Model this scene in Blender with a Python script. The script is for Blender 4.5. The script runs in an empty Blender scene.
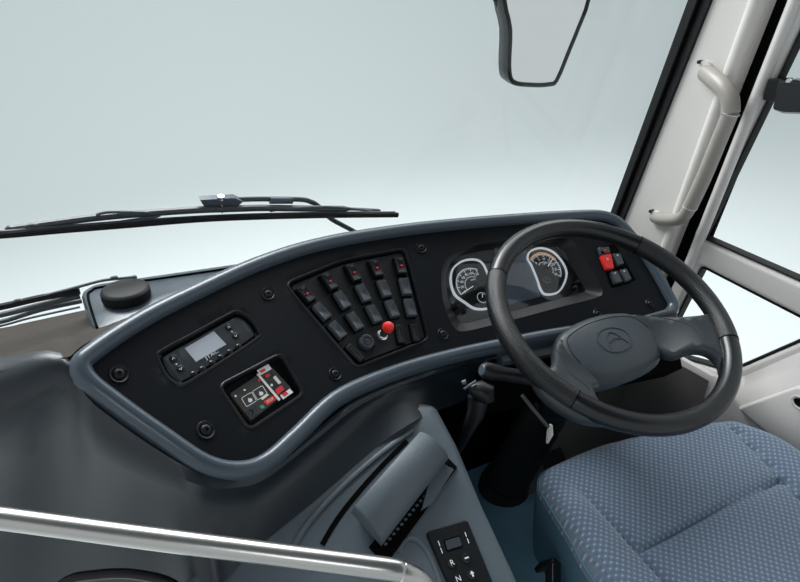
import bpy, math, random
from math import sin, cos, radians, pi, hypot, atan2
from mathutils import Vector as V, Matrix
from mathutils.geometry import delaunay_2d_cdt
random.seed(4)
scn = bpy.context.scene
COL = scn.collection
# ------------------------------------------------------------------ camera frame
TH, PH, FPX = radians(28.7077), radians(27.2968), 645.46
CAM = V((-0.8203, -0.7006, 1.3893))
FW = V((sin(TH)*cos(PH), cos(TH)*cos(PH), -sin(PH)))
RT = V((cos(TH), -sin(TH), 0))
UP = RT.cross(FW)
def ray(px, py):
    return FW + RT*((px-400)/FPX) + UP*((291-py)/FPX)
def onplane(px, py, p0, n):
    r = ray(px, py); n = V(n)
    return CAM + r*((V(p0)-CAM).dot(n)/r.dot(n))
def dep(px, py, s): return CAM + ray(px, py)*s
def sx(px, py, x): return onplane(px, py, (x, 0, 0), (1, 0, 0))
def sz(px, py, z): return onplane(px, py, (0, 0, z), (0, 0, 1))
# ------------------------------------------------------------------ materials
def mat(name, col, rough=.5, metal=0, bump=0, bscale=200, spec=.5, var=0, vscale=6, coat=0):
    m = bpy.data.materials.new(name); m.use_nodes = True
    nt = m.node_tree; b = nt.nodes['Principled BSDF']
    b.inputs['Base Color'].default_value = (*col, 1); b.inputs['Roughness'].default_value = rough
    b.inputs['Metallic'].default_value = metal; b.inputs['Specular IOR Level'].default_value = spec
    b.inputs['Coat Weight'].default_value = coat
    tc = nt.nodes.new('ShaderNodeTexCoord')
    if var:
        n = nt.nodes.new('ShaderNodeTexNoise'); n.inputs['Scale'].default_value = vscale; n.inputs['Detail'].default_value = 4
        nt.links.new(tc.outputs['Object'], n.inputs['Vector'])
        mx = nt.nodes.new('ShaderNodeMix'); mx.data_type = 'RGBA'
        mx.inputs['A'].default_value = (*[c*(1-var) for c in col], 1); mx.inputs['B'].default_value = (*[min(1, c*(1+var)) for c in col], 1)
        nt.links.new(n.outputs['Fac'], mx.inputs['Factor']); nt.links.new(mx.outputs['Result'], b.inputs['Base Color'])
    if bump:
        n = nt.nodes.new('ShaderNodeTexNoise'); n.inputs['Scale'].default_value = bscale; n.inputs['Detail'].default_value = 3
        nt.links.new(tc.outputs['Object'], n.inputs['Vector'])
        bp = nt.nodes.new('ShaderNodeBump'); bp.inputs['Strength'].default_value = bump; bp.inputs['Distance'].default_value = .002
        nt.links.new(n.outputs['Fac'], bp.inputs['Height']); nt.links.new(bp.outputs['Normal'], b.inputs['Normal'])
    return m
def emis(m, col, s):
    b = m.node_tree.nodes['Principled BSDF']; b.inputs['Emission Color'].default_value = (*col, 1); b.inputs['Emission Strength'].default_value = s
    return m
def glass(name, tint, gl=1.0, base=.04):
    m = bpy.data.materials.new(name); m.use_nodes = True; nt = m.node_tree
    nt.nodes.clear(); o = nt.nodes.new('ShaderNodeOutputMaterial')
    t = nt.nodes.new('ShaderNodeBsdfTransparent'); t.inputs[0].default_value = (*tint, 1)
    g = nt.nodes.new('ShaderNodeBsdfGlossy'); g.inputs['Roughness'].default_value = .02
    f = nt.nodes.new('ShaderNodeFresnel'); f.inputs[0].default_value = 1.5
    mu = nt.nodes.new('ShaderNodeMath'); mu.operation = 'MULTIPLY'; mu.inputs[1].default_value = gl
    x = nt.nodes.new('ShaderNodeMixShader')
    nt.links.new(f.outputs[0], mu.inputs[0]); nt.links.new(mu.outputs[0], x.inputs[0])
    nt.links.new(t.outputs[0], x.inputs[1]); nt.links.new(g.outputs[0], x.inputs[2]); nt.links.new(x.outputs[0], o.inputs[0])
    return m
M = dict(
    dash=mat('dash_plastic', (.016, .022, .029), .33, bump=.12, bscale=500, var=.06),
    lip=mat('lip_plastic', (.060, .080, .102), .27, bump=.08, bscale=500),
    shelf=mat('shelf_plastic', (.060, .052, .047), .8, bump=.4, bscale=400, var=.15, vscale=40, spec=.12),
    fascia=mat('fascia_plastic', (.0040, .0056, .0080), .5, bump=.2, bscale=650, spec=.14),
    black=mat('black_plastic', (.005, .006, .0075), .40, spec=.35, bump=.15, bscale=500),
    gloss=mat('glossy_black', (.012, .013, .015), .18),
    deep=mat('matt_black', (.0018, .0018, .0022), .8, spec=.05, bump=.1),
    switch=mat('switch_plastic', (.045, .053, .062), .24, bump=.05),
    rubber=mat('rubber', (.007, .008, .009), .6, spec=.3),
    wiper=mat('wiper_metal', (.05, .057, .065), .35, bump=.1),
    bracket=mat('wiper_bracket', (.07, .085, .11), .45),
    wheel=mat('wheel_leather', (.0065, .0078, .0095), .27, bump=.08, bscale=600),
    grip=mat('wheel_grip', (.0085, .0098, .0115), .30),
    spoke=mat('spoke_plastic', (.026, .032, .038), .36, bump=.08, bscale=500),
    hub=mat('hub_plastic', (.043, .054, .064), .40, bump=.15, bscale=450),
    beige=mat('beige_plastic', (.70, .67, .64), .5, bump=.25, bscale=300, var=.04),
    beige2=mat('beige_door', (.66, .63, .61), .45, bump=.2, bscale=300, var=.03),
    steel=mat('brushed_steel', (.52, .51, .49), .28, 1, bump=.05, bscale=60),
    chrome=mat('chrome', (.8, .8, .82), .12, 1),
    console=mat('console_plastic', (.085, .108, .128), .42, bump=.12, bscale=400, var=.05),
    flap=mat('flap_plastic', (.098, .122, .142), .42, bump=.3, bscale=450),
    floor=mat('floor_vinyl', (.18, .38, .53), .6, bump=.3, bscale=250, var=.2, vscale=14),
    skirt=mat('seat_skirt', (.075, .165, .225), .8, bump=.3, bscale=300, var=.1),
    white=mat('white_print', (.75, .77, .78), .5, bump=.02),
    offwhite=mat('cream_plastic', (.75, .72, .66), .4, bump=.02),
    red=mat('red_plastic', (.72, .025, .02), .3, bump=.03),
    redp=mat('red_print', (.70, .03, .04), .5, bump=.02),
    green=mat('green_print', (.05, .30, .18), .5, bump=.02),
    orange=mat('orange_print', (.85, .32, .03), .5, bump=.02),
    screen=mat('lcd_screen', (.46, .50, .56), .25, var=.15, vscale=12),
    smoke=mat('smoked_plastic', (.045, .043, .040), .3, var=.1),
    unit=mat('unit_face', (.022, .028, .035), .4, bump=.1),
    dial=mat('dial_face', (.010, .011, .013), .5, bump=.05),
    clusterface=mat('cluster_face', (.020, .024, .029), .35, bump=.05),
    clear=glass('clear_lens', (.96, .97, .98), 1.6),
    pane=glass('window_glass', (.97, .98, .98), .03),
    mirror=mat('mirror_glass', (.85, .86, .86), .12, 1, bump=.01, bscale=20),
    handle=mat('handle_plastic', (.33, .305, .275), .42, bump=.1),
    ceil=mat('headliner', (.12, .13, .14), .8, bump=.1),
    glare=mat('lens_reflection', (.25, .30, .37), .3),  # pale blue of the lens reflection, held as base colour
    dialprint=emis(mat('dial_print_glow', (.75, .77, .78), .5, bump=.02), (.8, .88, .95), .32),  # glow added to lift print that sits dim in the recess
    dialorange=emis(mat('dial_orange_glow', (.85, .32, .03), .5, bump=.02), (.9, .35, .05), .4),  # orange print with the same added glow
    shade_grey=mat('shaded_beige_plastic', (.20, .185, .175), .55, bump=.2, bscale=300),  # beige lining darkened, its shade put into the colour
    shade_taupe=mat('shaded_taupe_plastic', (.13, .12, .11), .6, bump=.2, bscale=300),  # beige trim in footwell shade, darkened in the base colour
    studio=mat('studio_paint', (.78, .83, .825), .9, spec=.05, bump=.02, bscale=2),
)
# perforated grip bump
def perforate(m, sc):
    nt = m.node_tree; b = nt.nodes['Principled BSDF']
    tc = nt.nodes.new('ShaderNodeTexCoord'); v = nt.nodes.new('ShaderNodeTexVoronoi'); v.inputs['Scale'].default_value = sc; v.inputs['Randomness'].default_value = .25
    bp = nt.nodes.new('ShaderNodeBump'); bp.inputs['Strength'].default_value = .5; bp.inputs['Distance'].default_value = .002
    nt.links.new(tc.outputs['Object'], v.inputs['Vector']); nt.links.new(v.outputs['Distance'], bp.inputs['Height']); nt.links.new(bp.outputs['Normal'], b.inputs['Normal'])
perforate(M['grip'], 420)
# woven seat fabric: staggered pale flecks on blue
def fabric():
    m = bpy.data.materials.new('seat_fabric'); m.use_nodes = True; nt = m.node_tree; b = nt.nodes['Principled BSDF']
    N = nt.nodes.new; L = nt.links.new
    uv = N('ShaderNodeUVMap'); uv.uv_map = 'UVMap'
    mp = N('ShaderNodeMapping'); mp.inputs['Scale'].default_value = (108, 108, 108); mp.inputs['Rotation'].default_value = (0, 0, radians(45))
    L(uv.outputs[0], mp.inputs[0])
    def vor(off, scale):
        a = N('ShaderNodeMapping'); a.inputs['Location'].default_value = off; a.inputs['Scale'].default_value = scale; L(mp.outputs[0], a.inputs[0])
        v = N('ShaderNodeTexVoronoi'); v.inputs['Scale'].default_value = 1; v.inputs['Randomness'].default_value = 0; v.voronoi_dimensions = '2D'; L(a.outputs[0], v.inputs['Vector']); return v
    v1 = vor((0, 0, 0), (1, 1, 1))
    r1 = N('ShaderNodeValToRGB'); r1.color_ramp.elements[0].position = .10; r1.color_ramp.elements[0].color = (1, 1, 1, 1); r1.color_ramp.elements[1].position = .26; r1.color_ramp.elements[1].color = (0, 0, 0, 1)
    L(v1.outputs['Distance'], r1.inputs[0])
    r2 = N('ShaderNodeValToRGB'); r2.color_ramp.elements[0].position = .50; r2.color_ramp.elements[0].color = (0, 0, 0, 1); r2.color_ramp.elements[1].position = .62; r2.color_ramp.elements[1].color = (1, 1, 1, 1)
    L(v1.outputs['Distance'], r2.inputs[0])
    n = N('ShaderNodeTexNoise'); n.inputs['Scale'].default_value = 900; L(uv.outputs[0], n.inputs['Vector'])
    m1 = N('ShaderNodeMix'); m1.data_type = 'RGBA'; m1.inputs['A'].default_value = (.118, .165, .235, 1); m1.inputs['B'].default_value = (.33, .42, .53, 1)
    mu = N('ShaderNodeMath'); mu.operation = 'MULTIPLY'; L(r1.outputs[0], mu.inputs[0]); L(n.outputs['Fac'], mu.inputs[1])
    mu2 = N('ShaderNodeMath'); mu2.operation = 'MULTIPLY'; L(mu.outputs[0], mu2.inputs[0]); mu2.inputs[1].default_value = 1.7
    L(mu2.outputs[0], m1.inputs['Factor'])
    m2 = N('ShaderNodeMix'); m2.data_type = 'RGBA'; L(m1.outputs['Result'], m2.inputs['A']); m2.inputs['B'].default_value = (.055, .090, .150, 1)
    mu3 = N('ShaderNodeMath'); mu3.operation = 'MULTIPLY'; L(r2.outputs[0], mu3.inputs[0]); mu3.inputs[1].default_value = .7
    L(mu3.outputs[0], m2.inputs['Factor']); L(m2.outputs['Result'], b.inputs['Base Color'])
    b.inputs['Roughness'].default_value = .85; b.inputs['Sheen Weight'].default_value = .3
    bp = N('ShaderNodeBump'); bp.inputs['Strength'].default_value = .4; bp.inputs['Distance'].default_value = .002
    L(v1.outputs['Distance'], bp.inputs['Height']); L(bp.outputs['Normal'], b.inputs['Normal'])
    return m
M['fabric'] = fabric()
# ------------------------------------------------------------------ helpers
def tag(o, label=None, cat=None, group=None, kind=None):
    if label: o['label'] = label
    if cat: o['category'] = cat
    if group: o['group'] = group
    if kind: o['kind'] = kind
    return o
def empty(name, loc, label=None, cat=None, group=None, kind=None):
    o = bpy.data.objects.new(name, None); COL.objects.link(o); o.location = loc; o.empty_display_size = .02
    o['_loc'] = 0; del o['_loc']
    return tag(o, label, cat, group, kind)
def crom(pts, n=6, closed=False):
    pts = [V(p) for p in pts]; out = []; N = len(pts)
    rng = N if closed else N-1
    for i in range(rng):
        if closed: a, b, c, d = pts[i-1], pts[i], pts[(i+1) % N], pts[(i+2) % N]
        else: a, b, c, d = pts[max(i-1, 0)], pts[i], pts[i+1], pts[min(i+2, N-1)]
        for k in range(n):
            t = k/n
            out.append(.5*((2*b)+(c-a)*t+(2*a-5*b+4*c-d)*t*t+(3*b-a-3*c+d)*t**3))
    if not closed: out.append(pts[-1])
    return out
def rnd(pts, r, seg=4):
    """closed polygon with rounded corners (2D)"""
    out = []; N = len(pts); pts = [V(p[:2]) for p in pts]
    for i in range(N):
        rr = r[i] if isinstance(r, (list, tuple)) else r
        a, b, c = pts[i-1], pts[i], pts[(i+1) % N]
        u, w = (a-b), (c-b); lu, lw = u.length, w.length
        k = min(rr, lu*.48, lw*.48)
        p, q = b+u/lu*k, b+w/lw*k
        for j in range(seg+1):
            t = j/seg; out.append((1-t)**2*p+2*t*(1-t)*b+t*t*q)
    return out
def area2(p): return .5*sum(p[i-1][0]*p[i][1]-p[i][0]*p[i-1][1] for i in range(len(p)))
def ccw(p):
    p = [V(q[:2]) for q in p]
    return p if area2(p) > 0 else p[::-1]
def offs(p, d):
    """offset closed ccw polygon outward by d"""
    N = len(p); out = []
    for i in range(N):
        a, b, c = p[i-1], p[i], p[(i+1) % N]
        e1, e2 = (b-a), (c-b)
        if e1.length < 1e-9: e1 = e2
        if e2.length < 1e-9: e2 = e1
        e1 = e1.normalized(); e2 = e2.normalized()
        n1, n2 = V((e1.y, -e1.x)), V((e2.y, -e2.x)); n = n1+n2
        if n.length < 1e-6: n = n1
        n = n/n.length; k = max(.5, n.dot(n1)); out.append(b+n*d/k)
    return out
def inside(p, poly):
    c = False; x, y = p[0], p[1]; j = len(poly)-1
    for i in range(len(poly)):
        xi, yi = poly[i][0], poly[i][1]; xj, yj = poly[j][0], poly[j][1]
        if (yi > y) != (yj > y) and x < (xj-xi)*(y-yi)/(yj-yi)+xi: c = not c
        j = i
    return c
def region(outline, holes=(), step=None):
    pts = []; edges = []
    for loop in [outline, *holes]:
        s = len(pts); pts += [V(q[:2]) for q in loop]
        edges += [(s+i, s+(i+1) % len(loop)) for i in range(len(loop))]
    if step:
        x0, x1 = min(p.x for p in pts), max(p.x for p in pts); y0, y1 = min(p.y for p in pts), max(p.y for p in pts)
        y = y0+step*.5
        while y < y1:
            x = x0+step*.5
            while x < x1:
                if inside((x, y), outline) and not any(inside((x, y), h) for h in holes): pts.append(V((x, y)))
                x += step
            y += step
    vs, _, fs, *_r = delaunay_2d_cdt(pts, edges, [], 0, 1e-7)
    keep = []
    for f in fs:
        c = sum((vs[i] for i in f), V((0, 0)))/len(f)
        if inside(c, outline) and not any(inside(c, h) for h in holes): keep.append(list(f))
    return [V(v) for v in vs], keep
class MB:
    def __init__(s): s.v = []; s.f = []; s.uv = None
    def add(s, vs, fs):
        k = len(s.v); s.v += [V(p) for p in vs]; s.f += [[i+k for i in f] for f in fs]; return s
    def grid(s, rows, closed=False, flip=False):
        n = len(rows[0]); vs = [p for r in rows for p in r]; fs = []
        for i in range(len(rows)-1):
            for j in range(n if closed else n-1):
                a, b = i*n+j, i*n+(j+1) % n; f = [a, b, b+n, a+n]; fs.append(f[::-1] if flip else f)
        return s.add(vs, fs)
    def tube(s, path, r, n=12, caps=True, flat=1.0, upv=None):
        path = [V(p) for p in path]; rows = []; prev = None
        for i, p in enumerate(path):
            t = (path[min(i+1, len(path)-1)]-path[max(i-1, 0)]).normalized()
            if prev is None:
                a = V(upv) if upv else V((0, 0, 1))
                if abs(t.dot(a)) > .95: a = V((1, 0, 0))
                x = (a-t*a.dot(t)).normalized()
            else:
                x = prev-t*prev.dot(t); x.normalize()
            prev = x; y = t.cross(x); rr = r[i] if isinstance(r, (list, tuple)) else r
            rows.append([p+x*rr*flat*cos(2*pi*k/n)+y*rr*sin(2*pi*k/n) for k in range(n)])
        s.grid(rows, True)
        if caps:
            s.add(rows[0], [list(range(n))[::-1]]); s.add(rows[-1], [list(range(n))])
        return s
    def box(s, c, size, mx=None, bev=0):
        x, y, z = [q/2 for q in size]; c = V(c)
        if bev:
            b = min(bev, x, y, z)*.98; lv = [(-z, b), (-z+b, 0), (z-b, 0), (z, b)]
            rows = []
            for h, k in lv:
                p = rnd([(-x+k, -y+k), (x-k, -y+k), (x-k, y-k), (-x+k, y-k)], b, 3); rows.append([V((q.x, q.y, h))+c for q in p])
            if mx: rows = [[mx @ p for p in r] for r in rows]
            n = len(rows[0]); s.grid(rows, True); s.add(rows[0], [list(range(n))[::-1]]); s.add(rows[-1], [list(range(n))]); return s
        vs = [V((i*x, j*y, k*z))+c for k in (-1, 1) for j in (-1, 1) for i in (-1, 1)]
        if mx: vs = [mx @ p for p in vs]
        return s.add(vs, [[0, 2, 3, 1], [4, 5, 7, 6], [0, 1, 5, 4], [2, 6, 7, 3], [0, 4, 6, 2], [1, 3, 7, 5]])
    def prism(s, outline, levels, fn, bottom=True, top=True, step=None):
        """outline ccw 2D; levels [(offset, height)] low to high; fn(x,y,h)->V"""
        o = ccw(outline); rows = [[fn(q.x, q.y, h) for q in offs(o, d)] for d, h in levels]
        s.grid(rows, True)
        if top:
            d, h = levels[-1]; vs, fs = region(offs(o, d), (), step); s.add([fn(q.x, q.y, h) for q in vs], fs)
        if bottom:
            d, h = levels[0]; vs, fs = region(offs(o, d), (), step); s.add([fn(q.x, q.y, h) for q in vs], [f[::-1] for f in fs])
        return s
    def build(s, name, m, parent=None, smooth=True, ang=40, world=True, weld=True, sub=0, bevel=0):
        me = bpy.data.meshes.new(name)
        o = bpy.data.objects.new(name, me); COL.objects.link(o)
        off = V((0, 0, 0))
        if parent is not None:
            o.parent = parent
            if world:
                p = parent; off = V((0, 0, 0))
                while p is not None: off = off+p.location; p = p.parent
        me.from_pydata([tuple(v-off) for v in s.v], [], s.f)
        import bmesh
        bm = bmesh.new(); bm.from_mesh(me)
        if weld: bmesh.ops.remove_doubles(bm, verts=bm.verts, dist=1e-6)
        bmesh.ops.dissolve_degenerate(bm, edges=bm.edges, dist=1e-7)
        bmesh.ops.recalc_face_normals(bm, faces=bm.faces)
        bm.to_mesh(me); bm.free()
        if smooth:
            me.shade_smooth(); me.set_sharp_from_angle(angle=radians(ang))
        me.materials.append(M[m] if isinstance(m, str) else m)
        if bevel:
            b = o.modifiers.new('bev', 'BEVEL'); b.width = bevel; b.segments = 2; b.limit_method = 'ANGLE'
        if sub:
            b = o.modifiers.new('sub', 'SUBSURF'); b.levels = b.render_levels = sub
        return o
def root_at_base(o):
    """move a single-mesh thing's origin to its own base"""
    me = o.data; xs = [v.co for v in me.vertices]
    c = V(((min(p.x for p in xs)+max(p.x for p in xs))/2, (min(p.y for p in xs)+max(p.y for p in xs))/2, min(p.z for p in xs)))
    me.transform(Matrix.Translation(-c)); o.location = c; return o
def textmesh(body, size, fn, name, m, parent, h=.0004, align='CENTER', rot=0, at=(0, 0), scale=(1, 1)):
    cu = bpy.data.curves.new(name, 'FONT'); cu.body = body; cu.size = size; cu.align_x = align; cu.align_y = 'CENTER'; cu.resolution_u = 3
    o = bpy.data.objects.new('tmp', cu); COL.objects.link(o)
    dg = bpy.context.evaluated_depsgraph_get(); me = bpy.data.meshes.new_from_object(o.evaluated_get(dg))
    COL.objects.unlink(o); bpy.data.objects.remove(o); b = MB(); c, s = cos(rot), sin(rot)
    vs = [fn(at[0]+v.co.x*scale[0]*c-v.co.y*scale[1]*s, at[1]+v.co.x*scale[0]*s+v.co.y*scale[1]*c, h) for v in me.vertices]
    b.add(vs, [list(p.vertices) for p in me.polygons]); bpy.data.meshes.remove(me)
    if name is None: return b
    return b.build(name, m, parent, smooth=False)
def textinto(b, body, size, fn, h=.0004, rot=0, at=(0, 0), scale=(1, 1)):
    t = textmesh(body, size, fn, None, None, None, h, rot=rot, at=at, scale=scale) if False else None
    cu = bpy.data.curves.new('t', 'FONT'); cu.body = body; cu.size = size; cu.align_x = 'CENTER'; cu.align_y = 'CENTER'; cu.resolution_u = 3
    o = bpy.data.objects.new('tmp', cu); COL.objects.link(o)
    dg = bpy.context.evaluated_depsgraph_get(); me = bpy.data.meshes.new_from_object(o.evaluated_get(dg))
    COL.objects.unlink(o); bpy.data.objects.remove(o); c, s = cos(rot), sin(rot)
    b.add([fn(at[0]+v.co.x*scale[0]*c-v.co.y*scale[1]*s, at[1]+v.co.x*scale[0]*s+v.co.y*scale[1]*c, h) for v in me.vertices], [list(p.vertices) for p in me.polygons])
    bpy.data.meshes.remove(me)
def circ(cx, cy, r, n=20, ry=None, a0=0): return [V((cx+r*cos(a0+2*pi*i/n), cy+(ry or r)*sin(a0+2*pi*i/n))) for i in range(n)]
def strip(b, pts, w, fn, h, closed=False, th=.0006):
    """raised line of width w along 2D pts"""
    pts = [V(p) for p in pts]; N = len(pts); L_, R_ = [], []
    for i in range(N):
        a = pts[i-1] if (closed or i > 0) else pts[i]; c = pts[(i+1) % N] if (closed or i < N-1) else pts[i]
        t = (c-a).normalized(); n = V((-t.y, t.x))*w/2; L_.append(pts[i]+n); R_.append(pts[i]-n)
    if closed: L_.append(L_[0]); R_.append(R_[0])
    b.grid([[fn(p.x, p.y, h) for p in L_], [fn(p.x, p.y, h+th) for p in L_], [fn(p.x, p.y, h+th) for p in R_], [fn(p.x, p.y, h) for p in R_]])
# ------------------------------------------------------------------ dash face surface
BETA = radians(40); K = radians(25)/.4; SPX, SPY, SPZ = -.15, .25, .79
def spine(u):
    if u >= 0: return V((SPX+u, SPY, SPZ)), 0.
    a = min(-u, .4); ps = K*a; x = SPX-sin(ps)/K; y = SPY-(1-cos(ps))/K
    if -u > .4: x -= cos(ps)*(-u-.4); y -= sin(ps)*(-u-.4)
    return V((x, y, SPZ)), ps
def frame(u):
    p, ps = spine(u)
    return p, V((cos(ps), sin(ps), 0)), V((-sin(ps)*cos(BETA), cos(ps)*cos(BETA), sin(BETA))), V((sin(ps)*sin(BETA), -cos(ps)*sin(BETA), cos(BETA)))
def S(u, v, h=0):
    p, d, e, n = frame(u); return p+e*v+n*h
def locuv(p):
    u = p.x-SPX
    for _ in range(30):
        q, d, e, n = frame(u); du = (p-q).dot(d); u += du*.8
        if abs(du) < 1e-6: break
    q, d, e, n = frame(u); return u, (p-q).dot(e), (p-q).dot(n)
def F(px, py, h=0):
    r = ray(px, py); a, b = .3, 3.
    for _ in range(44):
        s = (a+b)/2
        if locuv(CAM+r*s)[2] > h: a = s
        else: b = s
    u, v, _ = locuv(CAM+r*s); return V((u, v))
def FP(px, py, h=0):
    q = F(px, py, h); return S(q.x, q.y, h)
def mxface(u, v, h=0, rot=0):
    p, d, e, n = frame(u); p = S(u, v, h); c, s = cos(rot), sin(rot)
    return Matrix(((*(d*c+e*s), 0), (*(-d*s+e*c), 0), (*n, 0), (*p, 1))).transposed()
# ================================================================== DASHBOARD
dash = empty('dashboard', (-.3, .25, .05), 'curved blue-grey dashboard with black fascia wrapping round behind the steering wheel', 'dashboard')
out_px = [(94, 372), (101, 358), (150, 325), (200, 299), (260, 271), (320, 251), (400, 236.5), (500, 226), (570, 221), (604, 221), (622, 232), (645, 264), (664, 297), (667, 307), (650, 316), (600, 322), (540, 331), (480, 343), (440, 352), (380, 370), (330, 393), (290, 430), (262, 454), (237, 461.5), (208, 455), (170, 430), (125, 398)]
outline = [F(*p) for p in out_px]
outline = ccw(crom(outline, 5, True))
rec_climate = ccw(crom([F(*p) for p in [(159, 357), (163, 351), (196, 333), (229, 315), (238, 312), (250, 318), (259, 332), (255, 339), (220, 362), (185, 383), (177, 382), (167, 374)]], 4, True))
rec_fire = ccw(rnd([F(*p) for p in [(220, 386), (281, 354), (304, 393), (250, 429)]], .012, 5))
rec_sw = ccw(rnd([F(*p) for p in [(286, 284), (342, 261), (405, 249), (429, 339), (357, 367)]], [.015, .02, .012, .014, .012], 5))
rec_cl = ccw(crom([F(*p) for p in [(441, 284), (443, 266), (453, 252), (474, 244), (507, 239), (557, 236), (573, 241), (588, 265), (602, 289), (598, 297), (560, 307), (519, 318), (466, 331), (453, 326), (445, 308)]], 4, True))
rec_rs = ccw(rnd([F(*p) for p in [(597, 247), (615, 243), (637, 281), (611, 289)]], .006, 4))
vs, fs = region(outline, [rec_climate, rec_fire, rec_sw, rec_cl, rec_rs], .018)
b = MB(); b.add([S(q.x, q.y, 0) for q in vs], fs)
for hl, dp, inn in ((rec_climate, .012, .004), (rec_fire, .014, .004), (rec_sw, .008, .003), (rec_rs, .006, .001)):
    b.grid([[S(q.x, q.y, h) for q in offs(hl, d)] for d, h in ((0, 0), (-.0015, -.001), (-inn, -dp))], True)
    vs, fs = region(offs(hl, -inn), (), .02); b.add([S(q.x, q.y, -dp) for q in vs], fs)
b.grid([[S(q.x, q.y, h) for q in offs(outline, d)] for d, h in ((0, 0), (.001, -.004))], True)
b.build('fascia', 'fascia', dash, ang=35)
# rims round the recesses
b = MB()
for hl in (rec_climate, rec_fire, rec_sw):
    b.grid([[S(q.x, q.y, h) for q in offs(hl, d)] for d, h in ((.004, .0), (.002, .0018), (.0, .0016), (-.002, -.002))], True)
b.build('recess_edge', 'black', dash)
# lip
lip = [(-.001, -.006), (.0, .004), (.003, .010), (.008, .0135), (.015, .0140), (.022, .010), (.027, .002), (.029, -.010), (.030, -.03)]
b = MB(); b.grid([[S(q.x, q.y, h) for q in offs(outline, d)] for d, h in lip], True); b.build('lip', 'lip', dash, ang=60)
# top cover falling behind the lip toward the windscreen base (shelf)
a3 = FP(61, 358, -.006); s3 = (a3-CAM).dot(FW)
A = [dep(-120, 392, s3-.01), dep(-60, 383, s3-.006), dep(0, 371, s3-.003), dep(42, 364, s3-.001), a3]
for p in [(72, 352), (90, 338), (140, 316), (200, 288), (260, 261), (320, 241), (400, 227), (500, 217), (600, 211)]:
    q = F(*p); A.append(S(q.x, q.y, -.012))
Bc = [V((-1.25, .47, .835)), V((-1.1, .47, .833)), V((-.965, .47, .823)), V((-.93, .47, .823)), V((-.90, .47, .823)), V((-.85, .47, .823)), V((-.80, .47, .823)), V((-.74, .47, .823)), V((-.65, .47, .825)), V((-.53, .47, .83)), V((-.40, .47, .83)), V((-.2, .47, .82)), V((.05, .47, .80)), V((.3, .47, .79))]
rows = [crom(A, 4), crom([a*.66+c*.34+V((0, 0, .004)) for a, c in zip(A, Bc)], 4), crom([a*.3+c*.7 for a, c in zip(A, Bc)], 4), crom(Bc, 4)]
b = MB(); b.grid(rows); b.grid([rows[-1], [p+V((0, 0, -.3)) for p in rows[-1]]]); b.build('top_shelf', 'shelf', dash)
# front body below the lip
top_px = [(95, 401), (150, 441), (200, 469), (238, 475), (270, 466), (320, 427), (360, 397), (420, 372), (458, 361), (495, 352)]
bot_px = [(110, 606), (160, 606), (205, 590), (238, 560), (262, 538), (322, 489), (375, 443), (420, 414), (458, 400), (497, 380)]
Ab = [A[0], A[1], A[2], A[4]]
T0 = [p+V((0, -.034, -.046))*k for p, k in zip(Ab, (1, 1, 1, .45))]
B0 = [dep(-120, 620, 1.10), dep(-60, 620, 1.09), dep(0, 615, 1.075), dep(40, 612, 1.055)]
for t, bo, k in zip(top_px, bot_px, [.10, .09, .08, .075, .075, .075, .07, .06, .055, .05]):
    q = F(*t); p, d, e, n = frame(q.x); T = S(q.x, q.y, -.004); T0.append(T)
    nh = V((-d.y, d.x, 0)); B0.append(onplane(*bo, T+nh*k, nh))
cn_ = V((0, -.45, 1)).normalized()
for j, bo in enumerate(bot_px[:8]):
    B0[4+j] = dep(*bo, (1.01, .965)[j]) if j < 2 else onplane(*bo, (0, 0, .635), cn_)-cn_*.002
rows = []
for t, k in ((0, 0), (.08, -.25), (.22, .35), (.45, 1.0), (.7, .8), (1, 0)):
    r_ = []
    for i, (a, c) in enumerate(zip(T0, B0)):
        p = a.lerp(c, t); w = .06 if i < 4 else (.045 if i < 7 else .03)
        p = p+V((.1, 1, .0)).normalized()*w*k*.6 if k > 0 else p+V((0, -.008, 0))
        if 4 <= i < 8: p = p+V((-.2, -1, 0))*((.024, .016, .010, .004)[i-4]*min(1, t/.14)*(1-t)**1.5)
        r_.append(p)
    rows.append(crom(r_, 4))
for dy, dz in ((-.032, -.026), (-.018, -.010), (-.002, -.0015), (.016, .0012), (.035, .0)):
    rows.insert(0, crom([p+V((0, dy, dz))*k for p, k in zip(Ab, (1, 1, 1, .45))]+[p+V((0, .0003, .0003)) for p in T0[4:]], 4))
b = MB(); b.grid(rows); b.grid([rows[-1], [p+V((0, .12, -.0)) for p in rows[-1]]])
# right hand end cap of the front body
e_ = [r[-1] for r in rows]; b.grid([e_, [p+V((.0, .12, .0)) for p in e_]])
rc = [T0[0], T0[0]]
b.build('front_body', 'dash', dash, ang=50)
# rounded edge between shelf and front body at far left
# lower strip right of the column, under the lip
b = MB()
q = [F(503, 343), F(580, 323), F(600, 326), F(660, 318), F(668, 330), F(600, 345), F(507, 360)]
b.prism(q, [(-.004, -.05), (0, -.045), (0, -.03), (-.004, -.024)], S); b.build('lower_strip', 'lip', dash)
b = MB(); o_ = ccw([F(498, 338), F(690, 300), F(700, 360), F(500, 400)]); b.prism(o_, [(0, -.12), (0, -.058)], S); b.build('under_panel', 'deep', dash)
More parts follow.
